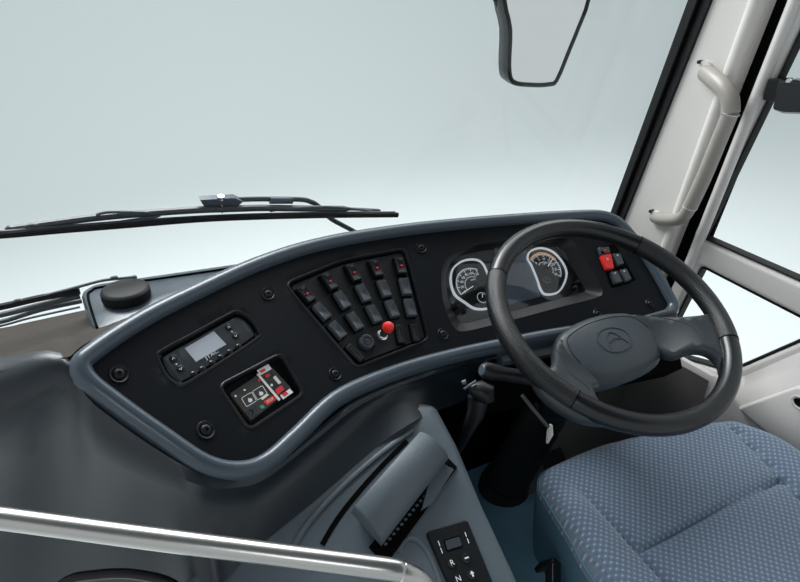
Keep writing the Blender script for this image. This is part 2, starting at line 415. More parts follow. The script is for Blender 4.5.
# raised pad with groove at the left back corner
pad = empty('corner_pad', sz(160, 290, .84), 'blue-grey raised corner pad on the dash top beside the windscreen base', 'trim panel')
pp = [sz(*p, .89) for p in [(80, 291), (94, 283), (170, 272), (247, 261), (262, 263), (200, 292), (140, 318), (105, 334), (92, 327)]]
pol = [V((p.x, p.y)) for p in pp]; pol = rnd(pol, .012, 4)
Z = lambda x, y, h: V((x, y, .89+h))
b = MB(); b.prism(pol, [(.001, -.06), (0, -.008), (-.003, -.002), (-.008, 0)], Z); b.build('pad_body', 'lip', pad)
b = MB(); g = [sz(*p, .89) for p in [(97, 328), (88, 298), (92, 291), (104, 287), (170, 277.5), (235, 268)]]
g = crom([V((p.x, p.y, .891)) for p in g], 4); b.tube(g, .0022, 6); b.build('groove', 'deep', pad)
cap = empty('round_cap', sz(127, 297, .89), 'black round rubber cap on the raised corner pad', 'cap')
c0 = sz(127, 298, .891); b = MB(); b.prism(circ(c0.x, c0.y, .0375, 32), [(0, 0), (.001, .004), (.001, .015), (-.002, .0185), (-.006, .0195)], lambda x, y, h: V((x, y, .891+h))); b.build('cap_body', 'rubber', cap)
# fascia screws in countersinks
for i, p in enumerate([(119, 374), (206, 430), (268, 294), (335, 374), (421, 248), (443, 334), (598, 314), (650, 304)]):
    q = F(*p); r = .0125 if i < 2 else .0105
    b = MB(); rings = [(r*1.15, .0), (r*1.05, .0016), (r*.9, .001), (r*.72, -.001), (r*.66, .0005), (r*.6, .002), (r*.45, .0032), (r*.22, .0034), (r*.2, .001)]
    b.grid([[S(a.x, a.y, h+.0008) for a in circ(q.x, q.y, k, 20)] for k, h in rings], True); a = circ(q.x, q.y, r*.2, 20); b.add([S(c.x, c.y, .0018) for c in a], [list(range(20))])
    b.build('screw', 'black', dash)
# ---- climate control unit
cl = empty('climate_control_unit', S(*F(209, 348), -.012), 'black climate control unit with silver-grey display in the left fascia', 'control unit')
b = MB(); b.prism(offs(rec_climate, -.005), [(0, -.0115), (-.001, -.006), (-.003, -.0048)], S, step=.02); b.build('face_plate', 'unit', cl)
disp = [F(*p, -.004) for p in [(184.5, 348), (214, 331), (226.6, 344.4), (196, 362)]]
b = MB(); b.prism(disp, [(.0, -.0048), (-.0005, -.0038)], S); b.build('display', 'screen', cl)
def rotuv(p, q, h=0):
    a, c = F(*p, h), F(*q, h); return atan2(c.y-a.y, c.x-a.x)
rr = rotuv((184, 372), (240, 338))
def knob(px, py, r, m, par, h0, hh, name='button', ringm=None):
    q = F(px, py, h0); b = MB(); b.prism(circ(q.x, q.y, r, 16), [(0, h0), (0, h0+hh*.7), (-r*.2, h0+hh)], S); o = b.build(name, m, par)
    if ringm:
        b = MB(); strip(b, circ(q.x, q.y, r*1.12, 20), r*.22, S, h0, True); b.build('button_ring', ringm, o)
    return o
fk = lambda x, y: (150+x/3.42, 300+y/3.42)
for i, p in enumerate([(80, 200), (105, 235), (270, 93), (293, 122)]):
    o = knob(*fk(*p), .0056, 'black', cl, -.0048, .0025, ringm='unit'); q = F(*fk(*p), -.002)
    b = MB(); dl = 1 if i % 2 == 0 else -1; strip(b, [(q.x-.0022, q.y-.0012*dl), (q.x, q.y+.0018*dl), (q.x+.0022, q.y-.0012*dl)], .0009, S, -.0022, th=.0003); b.build('arrow_mark', 'white', o)
for p in [(150, 252), (180, 235), (212, 215), (243, 195), (273, 177), (303, 158)]:
    o = knob(*fk(*p), .0042, 'black', cl, -.0048, .002, ringm='unit'); q = F(*fk(*p), -.002)
    b = MB(); strip(b, [(q.x-.0015, q.y+.0034), (q.x+.0015, q.y+.0034)], .0012, S, -.0026, th=.0003); b.build('button_mark', 'white', o)
b = MB(); textinto(b, 'JTAC', .0085, S, -.0042, rot=rr, at=F(212, 354.5, -.004), scale=(1.35, .85)); b.build('brand_lettering', 'white', cl, smooth=False)
for p in ((176.5, 364), (232, 331.5)):
    q = F(*p, -.004); b = MB(); b.prism(circ(q.x, q.y, .0014, 8), [(0, -.0048), (0, -.0042)], S); b.build('indicator_dot', 'white', cl)
# ---- fire warning panel
fp = empty('fire_warning_panel', S(*F(262, 392), -.014), 'small dark alarm panel with flame symbols and red stickers in the fascia', 'control panel')
zf = lambda x, y: (220+x/7.76, 355+y/7.76)
H0 = -.006
b = MB(); b.prism(rnd([F(*zf(*p), H0) for p in [(70, 300), (350, 110), (400, 85), (560, 260), (240, 515)]], .004, 3), [(.001, -.0135), (0, -.0075), (-.001, H0)], S); b.build('panel_face', 'smoke', fp)
def sticker(pts, m, h, name='sticker', th=.0005):
    b = MB(); b.prism([F(*zf(*p), h) for p in pts], [(0, h), (0, h+th)], S); return b.build(name, m, fp)
for c, w in (((225, 345), 1), ((310, 293), 1)):
    c0 = F(*zf(*c), H0); ex = (F(*zf(c[0]+45, c[1]-27), H0)-c0); ey = (F(*zf(c[0]-25, c[1]-42), H0)-c0)
    b = MB(); strip(b, rnd([c0-ex*.85-ey*.8, c0+ex*.85-ey*.8, c0+ex*.85+ey*.8, c0-ex*.85+ey*.8], .002, 3), .0009, S, H0, True, .0003); o = b.build('button_frame', 'white', fp)
    b = MB(); b.prism([c0+ex*a-ey*e for a, e in [(-.1, .5), (.3, .5), (.42, .2), (.25, -.1), (.15, .05), (.0, -.3), (-.15, .05), (-.25, .2)]], [(0, H0), (0, H0+.0004)], S); b.build('flame_symbol', 'white', o)
for c in ((120, 320), (190, 272)):
    q = F(*zf(*c), H0); b = MB(); b.prism(circ(q.x, q.y, .0018, 10), [(0, H0), (0, H0+.0008)], S); b.build('warning_lamp', 'white', fp)
sticker([(195, 445), (275, 395), (310, 440), (235, 505)], 'unit', H0, 'chevron_key')
b = MB(); strip(b, [F(*zf(*p), H0+.0006) for p in [(225, 425), (258, 430), (250, 460)]], .001, S, H0+.0006, th=.0003); b.build('chevron_mark', 'deep', fp)
sticker([(305, 400), (330, 385), (350, 405), (325, 420)], 'green', H0, 'green_mark')
sticker([(335, 360), (420, 312), (440, 340), (365, 392)], 'redp', H0, 'red_label')
b = MB(); textinto(b, 'STOP', .0055, S, H0+.0007, rot=rotuv(zf(335, 380), zf(430, 325)), at=F(*zf(388, 352), H0)); b.build('label_lettering', 'white', fp, smooth=False)
sticker([(312, 335), (360, 300), (380, 310), (330, 350)], 'offwhite', H0, 'white_label')
sticker([(285, 120), (375, 70), (400, 110), (310, 160)], 'white', H0+.001); sticker([(305, 125), (345, 103), (355, 120), (320, 140)], 'redp', H0+.0017)
sticker([(283, 150), (300, 145), (470, 345), (455, 358)], 'offwhite', H0+.001, 'clear_tape')
b = MB(); b.prism([F(*zf(*p), H0+.002) for p in [(300, 155), (405, 105), (555, 262), (470, 345)]], [(0, H0+.0018), (0, H0+.0026)], S); b.build('cover_film', 'pane', fp)
sticker([(425, 270), (475, 235), (500, 265), (450, 310)], 'redp', H0+.001); sticker([(465, 315), (540, 262), (568, 290), (490, 345)], 'white', H0+.0027); sticker([(478, 305), (510, 282), (530, 300), (500, 322)], 'redp', H0+.0034)
sticker([(410, 175), (430, 160), (475, 215), (455, 228)], 'offwhite', H0+.0005); sticker([(370, 215), (410, 195), (440, 240), (395, 262)], 'unit', H0+.0003)
q = F(*zf(400, 235), H0); b = MB(); b.prism(circ(q.x, q.y, .0022, 10), [(0, H0+.0008), (0, H0+.0012)], S); b.build('flame_symbol', 'white', fp)
sticker([(345, 160), (375, 145), (390, 160), (360, 178)], 'redp', H0+.0005); sticker([(292, 190), (305, 180), (315, 195), (302, 210)], 'redp', H0)
# ---- rocker switch bank
sb = empty('switch_bank', S(*F(355, 315), -.008), 'fan-shaped bank of five columns of dark rocker switches in the middle fascia', 'switch panel')
b = MB(); b.prism(offs(rec_sw, -.004), [(0, -.0078), (-.001, -.005), (-.002, -.004)], S, step=.02); b.build('bank_plate', 'black', sb)
def rocker_parts(wd, ln, tall=.009):
    """base frame + wedge cap, local coords"""
    fr = MB(); fr.prism([(-wd/2-.0015, -ln/2-.0015), (wd/2+.0015, -ln/2-.0015), (wd/2+.0015, ln/2+.0015), (-wd/2-.0015, ln/2+.0015)], [(0, 0), (0, .003), (-.001, .004)], lambda x, y, h: V((x, y, h)))
    cp = MB(); rows = []
    o = ccw(rnd([(-wd/2, -ln/2), (wd/2, -ln/2), (wd/2, ln/2), (-wd/2, ln/2)], .0022, 3))
    def hh(y, top): return (tall*(.72+.28*abs(y/(ln/2))**1.3*(1 if y < 0 else .7)))*top
    for d, k in ((0, .2), (0, .85), (-.0008, .96), (-.002, 1.0)):
        rows.append([V((q.x, q.y, hh(q.y, k))) for q in offs(o, d)])
    cp.grid(rows, True)
    oo = offs(o, -.002); vs, fs = region(oo, (), .0045); cp.add([V((q.x, q.y, hh(q.y, 1))) for q in vs], fs)
    return fr, cp
def place(mb, mx): r = MB(); r.v = [mx @ p for p in mb.v]; r.f = [list(f) for f in mb.f]; return r
zs = lambda x, y: (270+x/4.159, 240+y/4.159)
cols = [[(150, 225), (215, 298), (280, 375)], [(247, 173), (300, 250), (353, 338)], [(347, 137), (388, 222), (432, 308)], [(442, 118), (475, 203), (508, 287)], [(543, 108), (563, 195), (583, 282)]]
h0 = -.004
for ci, c in enumerate(cols):
    a = F(*zs(*c[0]), 0); e = F(*zs(*c[2]), 0); rot = atan2(a.y-e.y, a.x-e.x)-pi/2
    sp = (a-e).length/2
    for ri, p in enumerate(c):
        q = F(*zs(*p), .004); fr, cpm = rocker_parts(.0195, sp*.80, .0135)
        mx = mxface(q.x, q.y, h0, rot)
        o = place(cpm, mx).build('rocker_switch', 'black' if ri == 0 else 'switch', sb)
        place(fr, mx).build('switch_frame', 'deep', o)
        if ri == 0:
            b = MB(); b.box((0, -.001, .0118), (.0045, .0028, .003), mx=mx); b.build('indicator_light', 'redp', o)
            b = MB(); b.box((0, sp*.27, .0133), (.008, .0035, .0012), mx=mx); b.build('legend', 'switch', o)
for p, rot_px in (((355, 468), ((320, 435), (385, 500))), ((543, 390), ((535, 350), (550, 430))), ((605, 385), ((597, 350), (614, 425)))):
    q = F(*zs(*p), .003); a = F(*zs(*rot_px[0])); e = F(*zs(*rot_px[1])); rot = atan2(a.y-e.y, a.x-e.x)-pi/2
    fr, cpm = rocker_parts(.014, (a-e).length*.95, .008); mx = mxface(q.x, q.y, h0, rot)
    o = place(cpm, mx).build('rocker_switch', 'black', sb); place(fr, mx).build('switch_frame', 'deep', o)
    b = MB(); b.box((-.002, 0, .0068), (.0012, (a-e).length*.5, .0012), mx=mx); b.build('legend', 'switch', o)
q = F(*zs(405, 420), .004); b = MB(); b.prism(circ(q.x, q.y, .0145, 28), [(0, -.004), (0, .003), (-.0015, .005), (-.004, .0055), (-.0045, .0045)], S); o = b.build('power_socket', 'switch', sb); o['label'] = 'dark grey round power socket cap'
b = MB(); strip(b, circ(q.x, q.y, .007, 20), .0012, S, .0048, True); strip(b, [(q.x-.003, q.y), (q.x+.003, q.y)], .0012, S, .0048); b.prism(circ(q.x+.010, q.y-.011, .0035, 10), [(0, -.004), (0, .004)], S); b.build('cap_detail', 'black', o)
q = F(*zs(466, 398), -.002); ax = frame(q.x)[3]; base = S(q.x, q.y, -.004); head = dep(*zs(493, 362), (base+ax*.03-CAM).dot(FW))
b = MB(); b.tube([base, base+(head-base)*.12, base+(head-base)*.13, base+(head-base)*.8], [.0105, .0105, .0075, .0065], 18); o = b.build('push_knob', 'chrome', sb); o['label'] = 'red mushroom push knob on chrome stem'
dr = (head-base).normalized(); b = MB(); b.tube([head-dr*.007, head-dr*.005, head, head+dr*.005, head+dr*.007], [.008, .0105, .0112, .009, .004], 20); b.build('knob_head', 'red', o)
# ---- right switch group
rs = empty('hazard_switch_group', S(*F(616, 266), -.006), 'block of four small switches with a red hazard switch, right of the gauges', 'switch panel')
zr = lambda x, y: (590+x/11.545, 240+y/11.545)
b = MB(); b.prism(offs(rec_rs, -.0015), [(0, -.0058), (0, -.003), (-.001, -.002)], S); b.build('bank_plate', 'deep', rs)
def quadsw(pts, m, lab=None, lift=.008):
    P = [F(*zr(*p), lift*.7) for p in pts]; b = MB(); b.prism(rnd(P, .0015, 2), [(.0005, -.002), (0, lift*.8), (-.0015, lift)], S); o = b.build('rocker_switch', m, rs)
    if lab: o['label'] = lab
    return o, sum(P, V((0, 0)))/4
o, c = quadsw([(95, 85), (215, 80), (235, 150), (120, 172)], 'switch'); b = MB(); b.prism(circ(c.x, c.y, .0038, 8, .002), [(0, .0075), (0, .0085)], S); b.build('indicator_light', 'redp', o)
o, c = quadsw([(122, 185), (240, 158), (277, 330), (188, 338)], 'red', 'red hazard warning switch', .0085); b = MB(); strip(b, [c+V(p) for p in ((-.003, .004), (0, .009), (.003, .004))], .0012, S, .0085, True); b.build('triangle_symbol', 'offwhite', o)
for pts in ([(262, 160), (345, 150), (392, 275), (320, 295)], [(240, 368), (310, 355), (375, 485), (292, 500)], [(345, 345), (418, 330), (480, 455), (410, 480)]):
    o, c = quadsw(pts, 'switch'); t = F(*zr((pts[0][0]+pts[1][0])/2+14, (pts[0][1]+pts[1][1])/2+22), .008)
    b = MB(); b.prism(circ(t.x, t.y, .0026, 8, .002), [(0, .0078), (0, .0086)], S); b.build('legend', 'screen', o)
# ---- instrument cluster
ic = empty('instrument_cluster', S(*F(520, 280), -.03), 'instrument cluster with two white-ringed gauges seen through the steering wheel', 'gauge cluster')
D = -.022
lens_px = [(446, 284), (448, 268), (457, 256), (476, 249), (507, 245), (553, 243), (562, 248), (573, 268), (584, 288), (580, 293), (519, 309), (466, 323), (458, 319), (450, 305)]
lens = ccw(crom([F(*p, D) for p in lens_px], 4, True))
b = MB(); nR = len(rec_cl)
def resample(p, n, start):
    L = [0]; 
    for i in range(len(p)): L.append(L[-1]+(p[(i+1) % len(p)]-p[i]).length)
    out = []
    for k in range(n):
        t = L[-1]*k/n; i = max(j for j in range(len(p)) if L[j] <= t); f = (t-L[i])/max(1e-9, L[i+1]-L[i]); out.append(p[i].lerp(p[(i+1) % len(p)], f))
    return out
def align(p, ang=pi):
    c = sum(p, V((0, 0)))/len(p); i = min(range(len(p)), key=lambda k: abs(atan2((p[k]-c).y, -(p[k]-c).x))); return p[i:]+p[:i]
r0 = resample(align(rec_cl), 90, 0); r1 = resample(align(lens), 90, 0)
b.grid([[S(q.x, q.y, .0) for q in r0], [S(q.x, q.y, -.0025) for q in offs(r0, -.0025)], [S(q.x, q.y, D) for q in r1]], True); b.build('housing', 'black', ic)
vs, fs = region(offs(r1, .001), (), .02); b = MB(); b.add([S(q.x, q.y, D-.012) for q in vs], fs); b.grid([[S(q.x, q.y, h) for q in offs(r1, .001)] for h in (D, D-.012)], True); b.build('backing_plate', 'clusterface', ic)
zc = lambda x, y: (440+x/4.444, 220+y/4.444)
HG = D-.0115
Lg = ccw(crom([F(*p, HG) for p in [(450, 281), (452.5, 269), (462, 261.5), (474, 260), (482, 264), (487, 274), (492, 288), (495, 300), (489, 308.5), (475, 309.5), (464, 303), (454, 295)]], 4, True))
Rg = ccw(crom([F(*zc(*p), HG) for p in [(385, 172), (400, 140), (445, 127), (497, 143), (540, 188), (560, 238), (548, 288), (520, 325), (472, 334), (447, 318), (425, 260), (402, 205)]], 4, True))
def pang(c, p):
    q = F(*p, HG)-F(*c, HG); return atan2(q.y, q.x)
def gauge(ol, cen, rad, pa0, pa1, labels, pneedle, orange=None, subc=None):
    a0, a1, needle = pang(cen, pa0), pang(cen, pa1), pang(cen, pneedle)
    while a1 > a0: a1 -= 2*pi
    if orange: orange = (a0, a0+(a1-a0)*.62)
    b = MB(); b.prism(ol, [(-.001, HG-.0002), (-.001, HG+.0015)], S, bottom=False, step=.02); d = b.build('gauge', 'dial', ic)
    b = MB(); o = ccw(ol); b.grid([[S(q.x, q.y, h) for q in offs(o, k)] for k, h in ((-.0024, HG+.001), (-.0022, HG+.005), (-.001, HG+.006), (.0012, HG+.005), (.0014, HG))], True); b.build('gauge_ring', 'dialprint', d)
    c = F(*cen, HG); b = MB(); hm = HG+.0017
    n = 40; strip(b, [c+V((cos(a0+(a1-a0)*i/n), sin(a0+(a1-a0)*i/n)))*rad for i in range(n+1)], .0012, S, hm, th=.0003)
    nt = (len(labels)-1)*4+1
    for i in range(nt):
        a = a0+(a1-a0)*i/(nt-1); u = V((cos(a), sin(a))); l = .007 if i % 4 == 0 else .004
        strip(b, [c+u*(rad-l), c+u*rad], .0009 if i % 4 else .0014, S, hm, th=.0003)
    for i, t in enumerate(labels):
        a = a0+(a1-a0)*i/(len(labels)-1); textinto(b, t, .0085, S, hm+.0001, at=c+V((cos(a), sin(a)))*(rad-.0125))
    for i in range(nt):
        a = a0+(a1-a0)*i/(nt-1); u = V((cos(a), sin(a))); strip(b, [c+u*(rad-.021), c+u*(rad-.0185)], .0008, S, hm, th=.0003)
    textinto(b, 'km/h' if subc else 'rpm', .006, S, hm, at=c+V((.004, .014)))
    b.build('dial_markings', 'dialprint', d)
    if orange:
        b = MB(); A0, A1 = orange; strip(b, [c+V((cos(A0+(A1-A0)*i/20), sin(A0+(A1-A0)*i/20)))*(rad+.003) for i in range(21)], .0022, S, hm, th=.0004); b.build('orange_band', 'dialorange', d)
    u = V((cos(needle), sin(needle))); b = MB(); strip(b, [c-u*.006, c+u*(rad-.004)], .0016, S, HG+.005, th=.0008); o = b.build('needle', 'dialprint', d)
    b = MB(); b.prism(circ(c.x, c.y, .0055, 16), [(0, HG+.0018), (0, HG+.007), (-.001, HG+.008)], S); b.build('needle_hub', 'deep', d)
    if subc:
        c = F(*subc, HG); b = MB(); strip(b, circ(c.x, c.y, .0115, 24), .001, S, hm, True, .0003); strip(b, [c, c+V((.004, .008))], .0014, S, hm, th=.0008); b.build('small_dial', 'dialprint', d)
    return d
gauge(Lg, (474, 286), .041, (459, 296), (477.5, 265), ['0', '20', '40', '60', '80', '100', '120'], (461, 294.5), subc=(482, 298))
gauge(Rg, (545.5, 269.5), .038, (528.5, 259), (560, 277), ['0', '5', '10', '15', '20', '25', '30'], (552.5, 258.5), orange=True)
c = F(546, 280, HG); b = MB(); strip(b, circ(c.x, c.y, .010, 14, .006), .0008, S, HG+.002, th=.0003); strip(b, circ(c.x+.002, c.y-.004, .008, 14, .005), .0008, S, HG+.002, th=.0003); b.build('warning_symbols', 'screen', ic)
# panel between the gauges, the lens reflection painted as its pale colour
b = MB(); b.prism(ccw([F(*p, HG) for p in [(494, 246), (523, 247), (532, 262), (540, 297), (505, 306), (497, 280)]]), [(0, HG), (0, HG+.0015)], S); b.build('reflection_panel', 'glare', ic)
for p in ((456.5, 307.5), (464, 312), (574.5, 288), (576.5, 282.5)):
    q = F(*p, D); b = MB(); b.prism(circ(q.x, q.y, .0042, 14), [(0, D-.011), (0, D+.006), (-.001, D+.008)], S); b.build('reset_button', 'black', ic)
vs, fs = region(offs(r1, -.0005), (), .03); b = MB(); b.add([S(q.x, q.y, D+.0005) for q in vs], fs); b.build('lens', 'clear', ic)
# ================================================================== STEERING WHEEL
TW = radians(24.837); W0 = V((0, 0, .82)); WX = V((1, 0, 0)); WY = V((0, cos(TW), sin(TW))); WN = V((0, -sin(TW), cos(TW)))
def W(x, y, h=0): return W0+WX*x+WY*y+WN*h
sw = empty('steering_wheel', W(0, 0, -.08), 'large black two-spoke bus steering wheel with oval centre pad', 'steering wheel')
def torus(a0, a1, R=.2195, r=.0185, n=120, m=18, h=0):
    rows = []
    for i in range(n+1):
        a = a0+(a1-a0)*i/n; rows.append([W((R+r*cos(2*pi*k/m)*.96)*cos(a), (R+r*cos(2*pi*k/m)*.96)*sin(a), h+r*sin(2*pi*k/m)) for k in range(m)])
    return rows
b = MB(); b.grid(torus(0, 2*pi), True); b.build('rim', 'wheel', sw, ang=180)
for a0, a1 in ((radians(139), radians(213)), (radians(-33), radians(37))):
    b = MB(); rows = torus(a0, a1, r=.0192, n=50); b.grid(rows, True); b.build('grip', 'grip', sw, ang=180)
    for a in (a0, a1):
        b = MB(); b.grid(torus(a-.0035, a+.0035, r=.0196, n=2), True); b.build('seam', 'deep', sw, ang=180)
hubo = [(-.107, -.035), (-.104, -.008), (-.088, .018), (-.045, .031), (0, .034), (.045, .031), (.088, .018), (.104, -.008), (.107, -.035), (.098, -.066), (.070, -.090), (.030, -.098), (0, -.0985), (-.030, -.098), (-.070, -.090), (-.098, -.066)]
hub = crom([V(p) for p in hubo], 4, True)
def dome(x, y, h):
    rr_ = ((x/.105)**2+((y+.032)/.066)**2); return W(x, y, h-.010*min(rr_, 1.2))
b = MB(); b.prism(hub, [(-.02, -.095), (-.006, -.085), (.001, -.06), (.002, -.048), (0, -.041), (-.005, -.037), (-.012, -.0355)], dome, step=.015); b.build('centre_pad', 'hub', sw, ang=60)
b = MB(); o = offs(ccw(hub), -.014); strip(b, o[len(o)//2:]+o[:2], .0009, dome, -.0352, th=.0004)
b.build('pad_groove', 'deep', sw)
em = [(-.035, -.020), (-.030, -.006), (-.012, .004), (.012, .004), (.030, -.006), (.035, -.020), (.028, -.038), (.010, -.046), (-.010, -.046), (-.028, -.038)]
b = MB(); strip(b, crom([V(p)+V((0, -.008)) for p in em], 3, True), .0014, dome, -.0355, True, .0012)
strip(b, [V(p)+V((0, -.008)) for p in [(-.022, -.036), (-.010, -.010), (0, -.004), (.010, -.010), (.022, -.036)]], .0014, dome, -.0352, th=.0012)
strip(b, [V(p)+V((0, -.008)) for p in [(-.016, -.024), (0, -.019), (.016, -.024)]], .0014, dome, -.0352, th=.0012); b.build('badge', 'switch', sw)
spk = [(.085, .012), (.12, -.004), (.150, -.032), (.178, -.050), (.205, -.055), (.222, -.062), (.222, -.10), (.195, -.145), (.155, -.170), (.125, -.170), (.137, -.148), (.136, -.126), (.120, -.108), (.085, -.090)]
def sph(sg, dz):
    def fn(x, y, h):
        r = hypot(x, y); t = max(0, min(1, (r-.09)/.11)); t = t*t*(3-2*t); return W(sg*x, y, h-.048*(1-t)-.004+dz)
    return fn
for sg in (1, -1):
    b = MB(); o = crom([V(p) for p in spk], 4, True); b.prism(o, [(-.006, -.022), (-.001, -.016), (.0, -.006), (-.002, .001), (-.006, .005)], sph(sg, 0), step=.012); b.build('spoke', 'spoke', sw, ang=60)
    b = MB(); strip(b, crom([V(p) for p in ((.118, -.004), (.15, -.06), (.142, -.11), (.155, -.165))], 5), .0012, sph(sg, .0048), 0, th=.0008); b.build('spoke_line', 'switch', sw)
# column
sc_ = empty('steering_column', (0, .36, .05), 'black steering column with shroud and rubber boot below the wheel', 'steering column')
b = MB(); o = circ(0, -.02, .062, 28, .05); b.prism(o, [(-.02, -.30), (-.008, -.26), (0, -.13), (-.002, -.098)], W); b.build('shroud', 'black', sc_)
b = MB(); P0 = W(0, 0, -.28); P1 = V((.09, .34, .11)); n = 16
b.tube([P0.lerp(P1, i/n) for i in range(n+1)], [.042+.006*(i % 2)+.012*(i/n) for i in range(n+1)], 20); b.build('boot', 'rubber', sc_)
b = MB(); b.tube([P1, P1+V((0, .01, -.03)), P1+V((0, .015, -.058))], [.062, .070, .072], 20); b.build('boot_flange', 'rubber', sc_)
def along(p, q, ts): return [V(p).lerp(V(q), t) for t in ts]
a0 = dep(482, 370, 1.135); a1 = dep(528, 378, 1.17); ext = a1+(a1-a0)*.9
st = MB(); st.tube(along(a0, ext, [0, .03, .1, .25, .45, 1]), [.012, .0155, .0155, .0125, .0135, .011], 18); o = st.build('indicator_stalk', 'black', sc_)
b = MB(); d_ = (a0-a1).normalized(); b.tube([a0+d_*.0, a0+d_*.002], [.011, .009], 16); b.build('stalk_end_ring', 'bracket', o)
a0 = dep(674, 314, 1.34); a1 = dep(640, 322, 1.33)
b = MB(); b.tube(along(a0, a1, [0, .04, .3, 1]), [.012, .0145, .0135, .011], 18); o = b.build('wiper_stalk', 'switch', sc_)
b = MB(); d_ = (a0-a1).normalized(); b.tube([a0, a0+d_*.003], [.009, .007], 14); b.build('stalk_end_ring', 'black', o)
b = MB(); b.tube([a1, W(.04, .03, -.12)], .011, 12); b.build('stalk_arm', 'black', o)
b = MB(); p = dep(532, 408, 1.22); q = dep(548, 427, 1.24); b.tube([dep(522, 395, 1.22), p, q], .004, 8); b.build('rake_lever', 'switch', sc_)
b = MB(); p = dep(550, 433, 1.27); b.tube([dep(551, 425, 1.26), p, dep(547, 443, 1.275)], [.004, .0085, .003], 12, flat=.6); o = b.build('lever_tip', 'offwhite', sc_); o['label'] = 'small white lever tip'
# hand lever with chrome collar
hl = empty('hand_lever', dep(458, 452, 1.24), 'black paddle-shaped hand lever with chrome collar hanging left of the steering column', 'lever')
b = MB(); b.tube([dep(*p, 1.17) for p in [(470, 388), (478, 390), (486, 394), (489, 402)]], [.010, .020, .022, .012], 18, flat=.9)
b.build('paddle', 'black', hl)
b = MB(); b.tube([dep(478, 398, 1.18), dep(476, 412, 1.185), dep(466, 434, 1.2), dep(456, 455, 1.22)], [.022, .019, .012, .006], 18, flat=.8); b.build('handle', 'black', hl)
b = MB(); b.tube([dep(462, 383, 1.16), dep(466, 382, 1.16)], [.004, .005], 12); b.tube([dep(464, 389, 1.155), dep(476, 381, 1.16)], .0024, 10); b.build('collar', 'bracket', hl)
# ================================================================== SEAT
ST = radians(9); S0 = V((.08, -.02, .52)); SXv = V((1, 0, 0)); SY = V((0, cos(ST), sin(ST))); SN = V((0, -sin(ST), cos(ST)))
def seatuv(px, py):
    p = onplane(px, py, S0-SN*.014, SN)-S0; return V((p.dot(SXv), p.dot(SY)))
seat = empty('driver_seat', (.1, -.25, .05), 'driver seat cushion in blue fabric with pale diamond flecks', 'seat')
so = [seatuv(*p) for p in [(541, 478), (545, 467), (560, 459), (600, 443), (660, 429), (716, 419.5), (733, 421), (745, 427), (800, 456)]]
lt = [seatuv(548, 492), seatuv(575, 535), seatuv(606, 584)]
print('seat', [tuple(round(k, 3) for k in q) for q in so+lt])
xL = lt[-1].x; xR = so[-1].x
so = so+[V((xR+.0, -.52)), V((xR-.04, -.56)), V((xL+.04, -.56)), V((xL, -.52))]+lt[::-1]
so = ccw(crom(so, 4, True))
seamL = [seatuv(*p) for p in [(572, 487), (613, 531), (655, 576)]]; seamR = [seatuv(*p) for p in [(730, 431), (755, 458), (779, 484)]]
cr = [seatuv(*p) for p in [(639, 554), (700, 518), (772, 487)]]
def lx(P, y): 
    a, c = P[0], P[-1]; return a.x+(c.x-a.x)*(y-a.y)/(c.y-a.y)
def dist(p, poly):
    m = 9
    for i in range(len(poly)):
        a, c = poly[i-1], poly[i]; e = c-a; L2 = e.length_squared
        t = max(0, min(1, (p-a).dot(e)/L2)) if L2 > 0 else 0; m = min(m, (p-a-e*t).length)
    return m
def cryv(x):
    return cr[0].y+(cr[-1].y-cr[0].y)*(x-cr[0].x)/(cr[-1].x-cr[0].x)
def sh(p):
    d = dist(p, so); h = 0
    R = .035
    if d < R: h -= R-math.sqrt(max(0, R*R-(R-d)**2))
    y = min(p.y, .06)
    for L_, sg in ((seamL, -1), (seamR, 1)):
        x = lx(L_, y); e = (p.x-x)*sg
        k = max(0, min(1, (lx(L_, y)*0+(seamL[0].y-.0)-p.y)/.04)) if p.y > seamL[0].y-.04 else 1
        h -= .011*math.exp(-(e/.005)**2)*k
        if e > 0: h += .016*(1-math.exp(-e/.03))*k
    if lx(seamL, p.y) < p.x < lx(seamR, p.y):
        e = p.y-cryv(p.x); h -= .012*math.exp(-(e/.005)**2); h += .004*math.exp(-(abs(e)-.05)**2/.002)
    return h
vs, fs = region(so, (), .009)
b = MB(); b.add([S0+SXv*q.x+SY*q.y+SN*sh(q) for q in vs], fs)
# side wall of cushion
Pt = lambda q, h: S0+SXv*q.x+SY*q.y+SN*h
ring = [[Pt(q, sh(q)) for q in so], [Pt(q, -.06) for q in offs(so, .0)]]
b.grid(ring, True)
cu = b.build('cushion', 'fabric', seat, ang=70)
uvl = cu.data.uv_layers.new(name='UVMap')
for lp in cu.data.loops:
    p = cu.data.vertices[lp.vertex_index].co+seat.location-S0; uvl.data[lp.index].uv = (p.dot(SXv), p.dot(SY))
b = MB(); b.grid([[Pt(q, -.052) for q in offs(so, .001)], [Pt(q, -.10) for q in offs(so, -.004)], [Pt(q, -.20) for q in offs(so, -.02)], [Pt(q, -.26) for q in offs(so, -.035)]], True); b.build('skirt', 'skirt', seat)
b = MB(); pi_ = [Pt(q, -.036) for q in offs(so, .001)]; b.tube(pi_+[pi_[0]], .0028, 6, caps=False); b.build('piping', 'skirt', seat)
b = MB(); b.box((.1, -.28, .17), (.3, .36, .24), bev=.03); b.build('pedestal', 'deep', seat)
